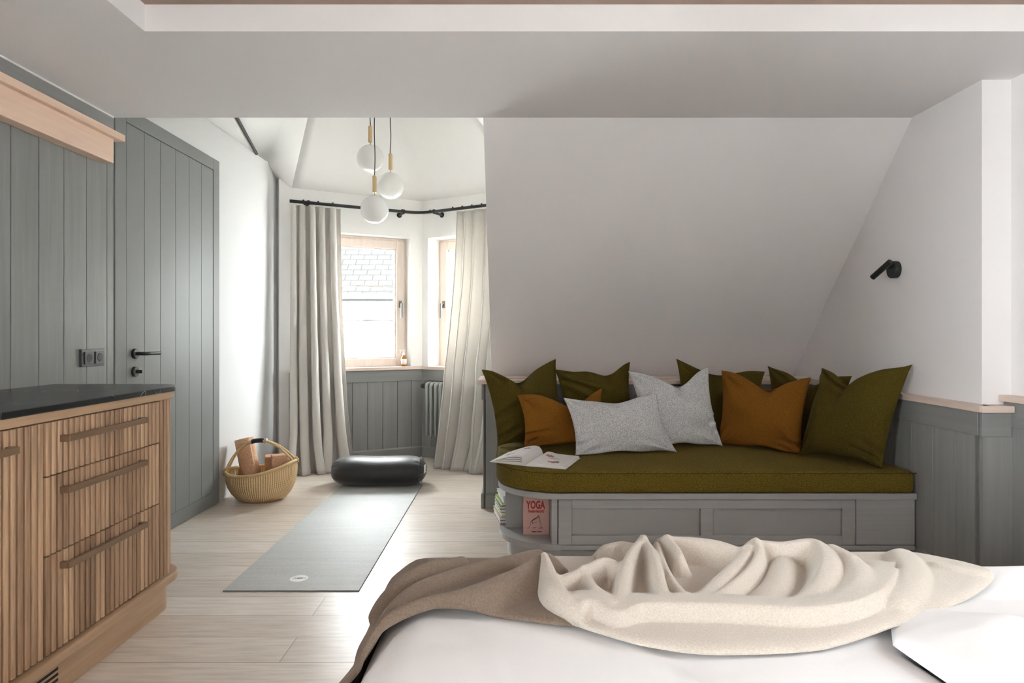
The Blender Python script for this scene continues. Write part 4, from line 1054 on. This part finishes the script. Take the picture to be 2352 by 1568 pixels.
fig([(-0.045, 0.042), (-0.036, 0.044)], 0.0018); fig([(-0.036, 0.043), (-0.030, 0.058), (-0.026, 0.075)], [0.0015, 0.002, 0.003])
fig([(-0.026, 0.075), (-0.012, 0.088), (0.004, 0.096), (0.015, 0.107)], [0.005, 0.006, 0.005, 0.004])
fig([(0.014, 0.112), (0.016, 0.098)], [0.0012, 0.0025]); fig([(0.016, 0.104), (0.024, 0.070), (0.034, 0.042)], [0.003, 0.0018, 0.0012])
fig([(0.013, 0.098), (0.020, 0.068), (0.029, 0.043)], 0.0009); fig([(0.014, 0.041), (0.026, 0.043), (0.036, 0.041)], [0.0015, 0.003, 0.0015])
fig([(-0.018, 0.040), (-0.012, 0.045), (-0.006, 0.042)], [0.001, 0.003, 0.0015]); fig([(-0.006, 0.042), (0.003, 0.047)], [0.003, 0.001])
fig([(-0.020, 0.071), (-0.015, 0.067)], 0.0045); fig([(-0.010, 0.071), (0.006, 0.073)], [0.0014, 0.0008])
link_mesh('cover_drawing', bm, 'ink_black', yb_)

# stack of books in the side shelf
specs = [('brown_cover', 0.019, 0.235, 'brown-backed book at the bottom of the stack in the bench end shelf'), ('pink_cover2', 0.017, 0.245, 'pale pink book second from the bottom of the bench end stack'),
         ('green_cover', 0.024, 0.225, 'thick green-edged book third from the bottom of the bench end stack'), ('green_cover', 0.018, 0.215, 'green book fourth from the bottom of the bench end stack'),
         ('dark_cover', 0.017, 0.22, 'dark covered book fifth from the bottom of the bench end stack'), ('green_cover', 0.016, 0.20, 'lime green book sixth from the bottom, under the two white ones'),
         ('white_cover', 0.020, 0.205, 'white book with pale pages, second from the top of the bench end stack'), ('white_cover', 0.016, 0.19, 'small white book on top of the bench end stack')]
z = 0.1135; rnd = random.Random(4)
for i, (mt_, th, wd, lab) in enumerate(specs):
    b = thing('stacked_book', lab, 'book', (-0.068+rnd.uniform(0, 0.012)+(0.012 if i > 5 else 0), 3.470+rnd.uniform(-0.004, 0.004), z), (0, 0, math.radians(10+rnd.uniform(-2, 2))), 'books stacked in the bench end')
    mw = world_of(b)
    def lb(bm, x0, x1, y0, y1, z0, z1):
        hexa(bm, [mw @ Vector(p) for p in ((x0,y0,z0),(x1,y0,z0),(x1,y1,z0),(x0,y1,z0),(x0,y0,z1),(x1,y0,z1),(x1,y1,z1),(x0,y1,z1))])
    L_ = wd; Wd = 0.165
    bm = BM(); lb(bm, 0, Wd, 0, L_, 0, 0.0022); lb(bm, 0, Wd, 0, L_, th-0.0026, th-0.0004); lb(bm, Wd-0.002, Wd, 0, L_, 0.002, th-0.0026); link_mesh('cover', bm, mt_, b)
    bm = BM(); lb(bm, 0.003, Wd-0.002, 0.003, L_-0.003, 0.0022, th-0.0026); link_mesh('pages', bm, 'page', b)
    z += th

# ------------------------------------------------------------------ wall lamp on the right
c = Vector((XR, 3.345, 1.452)); wl = thing('wall_lamp', 'small black adjustable spot lamp on the wall right of the sloping wall', 'wall lamp', c)
bm = BM(); lathe(bm, [(0, 0), (0.044, 0), (0.044, 0.026), (0.042, 0.029), (0, 0.029)], c, (-1, 0, 0), 36); link_mesh('wall_base', bm, 'black', wl, smooth=True, auto=35)
bm = BM(); tube(bm, [c+Vector((-0.025, 0.01, 0.012)), c+Vector((-0.052, 0.0, 0.022))], 0.009, 10); link_mesh('joint', bm, 'black', wl, smooth=True)
pa, pb = P(2045, 601, 3.26), P(2004, 637, 3.36); 
bm = BM(); dd = (pb-pa).normalized(); tube(bm, [pa-dd*0.003, pa, pb, pb+dd*0.001], [0.012, 0.0145, 0.0145, 0.013], 20); link_mesh('spot_tube', bm, 'black', wl, smooth=True, auto=35)

# ================================================================== THE BED
ZD = 0.600
bd = thing('bed', 'large bed in the foreground, hidden under white duvets', 'bed', (0.75, 0.6, 0))
bm = BM(); box(bm, -0.215, 1.76, -0.75, 1.47, 0.06, 0.30); link_mesh('bed_base', bm, 'oak', bd, bevel=0.01)
bm = BM(); box(bm, -0.205, 1.75, -0.74, 1.46, 0.30, 0.52); link_mesh('mattress', bm, 'mattress', bd, bevel=0.04, seg=4)
for x in (-0.15, 1.68):
    for y in (-0.65, 1.36):
        bm = BM(); box(bm, x-0.03, x+0.03, y-0.03, y+0.03, 0, 0.06); link_mesh('leg', bm, 'oak', bd)
rs = np.random.RandomState(5)
def wrinkle(X, Y, n=26, seed=3, fmin=2.0, fmax=11.0):
    r = np.random.RandomState(seed); Z = np.zeros_like(X)
    for _ in range(n):
        a = r.uniform(0, PI); f = r.uniform(fmin, fmax); ph = r.uniform(0, 6.28)
        wx = 0.25*np.sin(2.3*Y+ph); wy = 0.25*np.cos(2.1*X-ph)
        Z += np.sin((X+wx)*f*math.cos(a)+(Y+wy)*f*math.sin(a)+ph)/f
    return Z/n
# the outline curve of a soft edge: s is length along the surface, returns (outward shift, drop)
def edge(s, r):
    s = np.maximum(s, 0); a = np.minimum(s/r, PI/2); out = r*np.sin(a); drop = r*(1-np.cos(a)) + np.maximum(0, s-r*PI/2)
    return out, drop
XE, YEd, RE = -0.150, 1.455, 0.115                       # where the soft edges begin
def duvet_pt(q, r, extra=0, x_edge=XE, y_edge=YEd):
    ox, dx = edge(x_edge-q, RE); oy, dy = edge(r-y_edge, RE)
    X = np.maximum(q, x_edge)-ox; Y = np.minimum(r, y_edge)+oy
    flare = 0.14
    X = X - flare*np.maximum(0, dx-RE)*0.6; Y = Y + flare*np.maximum(0, dy-RE)*0.3
    Z = ZD-np.maximum(dx, dy)-0.25*np.minimum(dx, dy)
    return X, Y, Z
def crown(X, Y):
    return 0.012*np.exp(-((X-0.45)/0.6)**2) 
# left duvet
def lap(r): return np.interp(r, [-0.7, 0.75, 0.95, 1.08, 1.25, 1.8], [0.60, 0.66, 0.64, 0.63, 0.72, 0.80])
q = np.linspace(0, 1, 260); r = np.linspace(-0.7, 1.80, 300); T_, Rr_ = np.meshgrid(q, r)
xe_ = lap(Rr_) + 0.05; Q = -0.62 + (xe_+0.62)*T_
X, Y, Z = duvet_pt(Q, Rr_)
wr = wrinkle(Q, Rr_, 30, 3, 4, 22)*0.30 + wrinkle(Q, Rr_, 20, 8, 14, 45)*0.22
wr = wr*(0.15+0.85*np.clip((1.10-Rr_)/0.12, 0, 1))
wr = wr + 0.006*np.exp(-((Q-0.25+0.5*(Rr_-1.0))/0.022)**2)*np.exp(-((Rr_-0.95)/0.13)**2) + 0.005*np.exp(-((Q+0.02+0.3*(Rr_-1.0))/0.018)**2)*np.exp(-((Rr_-1.0)/0.10)**2)
Z = Z + wr
rise = np.clip((xe_-Q)/0.11, 0, 1); Z = Z - 0.055*(1-np.sqrt(np.clip(1-(1-rise)**2, 0, 1)))
Z = np.maximum(Z, 0.03)
o = mesh_from_array('duvet', np.stack([X, Y, Z], -1), 'duvet', thick=0.03)
tag(rebase(o, (0.3, 0.6, 0.52)), 'white duvet spread over the left half of the bed, under the throw', 'duvet', 'white duvets')
# right duvet, its near left corner turned back
q = np.linspace(0, 1, 220); r = np.linspace(-0.7, 1.72, 300); Q, Rr_ = np.meshgrid(q, r)
xl = lap(Rr_)
QX = xl + (2.0-xl)*Q**1.1
X, Y, Z = duvet_pt(QX, Rr_, y_edge=1.425)
el = np.clip((QX-xl)/0.13, 0, 1); dome = np.sqrt(np.clip(1-(1-el)**2, 0, 1))
lift = 0.004 + 0.050*dome*np.clip((1.28-Rr_)/0.25, 0.08, 1)
fold = 0.022*np.exp(-((QX-0.78-0.30*(1.05-Rr_))/0.035)**2)*np.exp(-((Rr_-1.0)/0.14)**2) + 0.012*np.exp(-((QX-1.02+0.5*(1.05-Rr_))/0.05)**2)*np.exp(-((Rr_-1.05)/0.2)**2)
drp = np.clip((QX-1.85)/0.15, 0, 1)
Z = Z + lift + fold + (wrinkle(QX, Rr_, 30, 13, 4, 20)*0.28 + wrinkle(QX, Rr_, 20, 18, 14, 45)*0.16)*(0.15+0.85*np.clip(np.maximum((1.15-Rr_)/0.12, (QX-1.0)/0.1), 0, 1)) - 0.3*drp**2
Z = np.maximum(Z, 0.03)
o = mesh_from_array('duvet', np.stack([X, Y, Z], -1), 'duvet', thick=0.03)
tag(rebase(o, (1.3, 0.6, 0.52)), 'white duvet on the right half of the bed, its rounded edge lapping the other', 'duvet', 'white duvets')

# ------------------------------------------------------------------ the throw
def seg_dist(X, Y, pts):                                 # distance, side and blended height along a ridge line
    best = np.full(X.shape, 9.0); sgn = np.zeros_like(X); hh = np.zeros_like(X); 
    for (x0, y0, h0), (x1, y1, h1) in zip(pts, pts[1:]):
        dx, dy = x1-x0, y1-y0; L2 = dx*dx+dy*dy+1e-12
        t = np.clip(((X-x0)*dx+(Y-y0)*dy)/L2, 0, 1)
        px, py = x0+t*dx, y0+t*dy; d = np.hypot(X-px, Y-py)
        s = np.sign((X-x0)*dy-(Y-y0)*dx)
        m = d < best; best = np.where(m, d, best); sgn = np.where(m, s, sgn); hh = np.where(m, h0+(h1-h0)*t, hh)
    return best, sgn, hh
def smooth_line(pts, n=5):
    out = []
    for i in range(len(pts)-1):
        p0 = pts[max(i-1, 0)]; p1 = pts[i]; p2 = pts[i+1]; p3 = pts[min(i+2, len(pts)-1)]
        for k in range(n):
            t = k/n
            out.append(tuple(0.5*((2*p1[j]) + (-p0[j]+p2[j])*t + (2*p0[j]-5*p1[j]+4*p2[j]-p3[j])*t*t + (-p0[j]+3*p1[j]-3*p2[j]+p3[j])*t**3) for j in range(3)))
    out.append(tuple(pts[-1])); return out
def ridge(px, wl_, wr_=None):                            # px: list of (photo x, photo y, crest height above the duvet)
    pts = []
    for x, y, h in px:
        p = PZ(x, y, ZD+h); pts.append((p.x, p.y, h))
    return smooth_line(pts), wl_, wr_ or wl_
def heights(X, Y, ridges, base, p=7.0):
    acc = np.full(X.shape, base**p)
    for pts, a, b in ridges:
        d, s, h = seg_dist(X, Y, pts)
        w_ = np.where(s > 0, a, b)
        acc += np.maximum(0, h*0.86*np.exp(-(d/(w_*1.25))**2.6))**p
    return acc**(1/p)
th = thing('throw_blanket', 'crumpled beige and brown wool throw draped across the white bed', 'blanket', (0.3, 1.3, ZD))
# brown side, left
ridA = [
 ridge([(1248, 1268, .062), (1180, 1306, .056), (1080, 1345, .050), (980, 1372, .042), (920, 1396, .036), (870, 1440, .030)], .022, .040),
 ridge([(1236, 1262, .034), (1130, 1284, .036), (1040, 1308, .036), (960, 1340, .034), (900, 1390, .028)], .016, .020),
 ridge([(1060, 1278, .036), (985, 1290, .040), (925, 1318, .038), (885, 1352, .032)], .014, .018),
 ridge([(1080, 1392, .022), (960, 1408, .020), (900, 1438, .018)], .012, .014),
 ridge([(1105, 1400, .018), (1085, 1370, .026)], .010, .010), ridge([(985, 1405, .018), (975, 1380, .024)], .008, .008),
]
q = np.linspace(-0.66, 0.50, 330); v = np.linspace(0, 1, 190); Q, V_ = np.meshgrid(q, v)
yf_ = np.interp(Q, [-0.66, -0.45, -0.32, -0.25, -0.215, -0.14, -0.02, 0.09, 0.5], [0.86, 0.90, 0.97, 1.06, 1.135, 1.185, 1.185, 1.150, 1.10])
yk = 1.80
Rv = yf_ + (yk-yf_)*V_
X, Y, Z = duvet_pt(Q, Rv)
hA = heights(Q, Rv, ridA, 0.010)
ef = np.clip((Rv-yf_)/0.012, 0, 1); 
side = 0.011*np.sin((Rv-1.0)*20 + Q*16)*np.clip((-0.20-Q)/0.10, 0, 1) + 0.010*np.sin(Q*48+Rv*14)*np.clip((-0.20-Q)/0.1, 0, 1)
off = hA*np.sqrt(0.25+0.75*ef) + 0.005
Z = Z + off*np.clip(1-(XE-0.06-Q)/0.12, 0.2, 1) + 0.0
X = X - (off+np.maximum(0, 0.014+side))*np.clip((XE-Q)/0.12, 0, 1)
Y = Y + off*np.clip((Rv-YEd)/0.10, 0, 1)
Z = Z + wrinkle(Q, Rv, 14, 21, 8, 30)*0.05
Z = np.maximum(Z, 0.02)
mesh_from_array('brown_side', np.stack([X, Y, Z], -1), 'wool_b', th, thick=0.006)
# beige side, right
ridB = [
 ridge([(1246, 1268, .064), (1262, 1305, .062), (1285, 1350, .056), (1312, 1392, .048)], .022, .020),
 ridge([(1312, 1392, .046), (1362, 1376, .048), (1420, 1405, .040), (1465, 1388, .045), (1540, 1385, .047), (1700, 1390, .047), (1850, 1397, .047), (1960, 1390, .045), (2030, 1362, .040), (2052, 1320, .034)], .014, .078),
 ridge([(1288, 1326, .050), (1338, 1306, .056), (1390, 1282, .062), (1440, 1308, .052)], .020, .016),
 ridge([(1338, 1308, .052), (1362, 1345, .046), (1400, 1385, .040)], .017, .017),
 ridge([(1476, 1233, .068), (1452, 1262, .068), (1434, 1310, .062), (1426, 1360, .048), (1422, 1392, .036)], .019, .017),
 ridge([(1480, 1233, .068), (1498, 1262, .068), (1512, 1312, .062), (1522, 1352, .050), (1532, 1386, .036)], .017, .015),
 ridge([(1400, 1250, .050), (1430, 1240, .056), (1460, 1250, .050)], .018, .03),
 ridge([(1508, 1245, .060), (1522, 1290, .054), (1545, 1335, .046), (1580, 1378, .030)], .013, .014),
 ridge([(1532, 1233, .070), (1552, 1252, .070), (1562, 1276, .060)], .016, .016),
 ridge([(1536, 1232, .070), (1600, 1236, .072), (1650, 1244, .070), (1698, 1262, .060)], .020, .045),
 ridge([(1725, 1252, .066), (1700, 1285, .060), (1662, 1325, .050), (1620, 1372, .034)], .026, .020),
 ridge([(1736, 1243, .072), (1744, 1266, .066), (1715, 1312, .054), (1660, 1362, .040), (1620, 1388, .03)], .013, .014),
 ridge([(1738, 1242, .072), (1800, 1252, .066), (1866, 1248, .068), (1892, 1272, .064), (1893, 1310, .054), (1872, 1350, .042), (1838, 1388, .030)], .022, .034),
 ridge([(1800, 1290, .044), (1790, 1330, .040), (1760, 1370, .032)], .030, .030),
 ridge([(1912, 1263, .050), (1960, 1290, .050), (1975, 1330, .046), (1950, 1378, .036)], .030, .026),
 ridge([(2075, 1278, .036), (2095, 1310, .038), (2090, 1350, .036), (2060, 1385, .032)], .034, .030),
 ridge([(2160, 1310, .022), (2220, 1322, .022), (2275, 1330, .020)], .025, .025),
]
fX = np.array([.047, .055, .080, .117, .178, .23, .329, .511, .707, .833, .909, .985, 1.004]); fY = np.array([1.30, 1.225, 1.175, 1.138, 1.093, 1.064, 1.040, 1.058, 1.142, 1.215, 1.268, 1.335, 1.372])
bX = np.array([.047, .78, .86, .92, .972, 1.004]); bY = np.array([1.75, 1.72, 1.56, 1.475, 1.425, 1.376])
def soften(ax, ay, n=6):
    L = smooth_line([(a, b, 0.0) for a, b in zip(ax, ay)], n); return np.array([p[0] for p in L]), np.array([p[1] for p in L])
fX, fY = soften(fX, fY)
u = np.linspace(0, 1, 440); xs_ = 0.047 + (1.004-0.047)*(1-(1-u)**1.15); v = np.linspace(0, 1, 300)
Q, V_ = np.meshgrid(xs_, v)
yf_ = np.interp(Q, fX, fY); yk = np.interp(Q, bX, bY); Rv = yf_ + (yk-yf_)*V_
X, Y, Z = duvet_pt(Q, Rv)
hB = heights(Q, Rv, ridB, 0.012)
de = np.minimum(np.minimum(Rv-yf_, (yk-Rv)*1.0), np.minimum((Q-0.047)*1.2, (1.010-Q)*0.7)); k = np.clip(de/0.030, 0, 1)
dome = np.sqrt(np.clip(1-(1-k)**2, 0, 1))
side_k = np.clip((Rv-YEd)/0.10, 0, 1)
off = hB*dome + 0.010 + 0.010*np.clip((Q-0.5)/0.15, 0, 1)
Z = Z + off*(1-0.45*side_k) + wrinkle(Q, Rv, 14, 31, 8, 30)*0.05
Y = Y + off*side_k*0.8
X = X - 0.0
Z = np.maximum(Z, 0.03)
mesh_from_array('beige_side', np.stack([X, Y, Z], -1), 'wool', th, thick=0.006)

# ================================================================== OUTSIDE
GZ = -6.0
bm = BM(); box(bm, -40, 40, 6.6, 60, GZ-0.2, GZ); box(bm, -40, 40, -40, -3.2, GZ-0.2, GZ); g = link_mesh('courtyard', bm, 'ground'); g['kind'] = 'structure'; g['label'] = 'pale courtyard ground far below the windows'
hs = thing('neighbour_house', 'pale house with slate roof seen through the bay windows', 'house', (-4, 16.5, GZ))
bm = BM(); box(bm, -14, 6, 16.0, 26, GZ, 2.02); prism_x(bm, [(16.0, 2.02), (26, 2.02), (21, 7.0)], -13.8, 5.8); link_mesh('facade', bm, 'facade', hs)
bm = BM(); lay = bm.loops.layers.uv.verify()
for (ya, za, yb, zb_) in ((15.55, 2.02, 21.1, 7.6), (26.5, 2.02, 20.9, 7.6)):
    f = bm.faces.new([bm.verts.new(p) for p in ((-14.3, ya, za), (6.3, ya, za), (6.3, yb, zb_), (-14.3, yb, zb_))])
    Ls = math.hypot(yb-ya, zb_-za)
    for lp, uv in zip(f.loops, ((0, 0), (20.6, 0), (20.6, Ls), (0, Ls))): lp[lay].uv = uv
o = link_mesh('roof', bm, 'roof', hs); md = o.modifiers.new('thickness', 'SOLIDIFY'); md.thickness = 0.12
bm = BM(); tube(bm, [(-14.3, 15.52, 2.03), (6.3, 15.52, 2.03)], 0.065, 10); box(bm, -14, 6, 15.7, 16.0, 1.84, 1.93); link_mesh('gutter', bm, 'gutter', hs)
# pointed arch window, partly seen
def arch_poly(cx, z0, w2, hs_, n=8):
    L = [(cx-w2, z0)]; R = 2*w2*1.02
    pts = []
    for i in range(n+1):
        a = math.radians(180-60*i/n); pts.append((cx+w2+(-R*0+R*math.cos(a)), z0+hs_+R*math.sin(a)))
    pr = [(2*cx-x, z) for x, z in pts[::-1]]
    return [(cx-w2, z0)] + pts + pr[1:] + [(cx+w2, z0)]
for cx in (-2.72, -0.95):
    pts = arch_poly(cx, 0.30, 0.56, 0.42); bm = BM()
    a = [bm.verts.new((x, 15.93, z)) for x, z in pts]; b = [bm.verts.new((x, 16.01, z)) for x, z in pts]; n = len(pts)
    bm.faces.new(a); bm.faces.new(b[::-1])
    for i in range(n): bm.faces.new([a[i], b[i], b[(i+1)%n], a[(i+1)%n]])
    aw = link_mesh('arched_window', bm, 'stone', hs)
    for dx in (-0.25, 0.25):
        bm = BM(); box(bm, cx+dx-0.19, cx+dx+0.19, 15.90, 15.94, 0.36, 0.76); link_mesh('arched_pane', bm, 'stone_d', aw)
        bm = BM(); lathe(bm, [(0, 0), (0.075, 0), (0.075, 0.03), (0, 0.03)], (cx+dx, 15.93, 0.92), (0, -1, 0), 16); link_mesh('arched_pane', bm, 'stone_d', aw)
    bm = BM()
    lathe(bm, [(0, 0), (0.12, 0), (0.12, 0.03), (0, 0.03)], (cx, 15.93, 1.24), (0, -1, 0), 20); link_mesh('arched_pane', bm, 'stone_d', aw)
    for dx in (-0.33, 0.33): bm = BM(); lathe(bm, [(0, 0), (0.07, 0), (0.07, 0.03), (0, 0.03)], (cx+dx, 15.93, 1.10), (0, -1, 0), 3); link_mesh('arched_pane', bm, 'stone_d', aw)
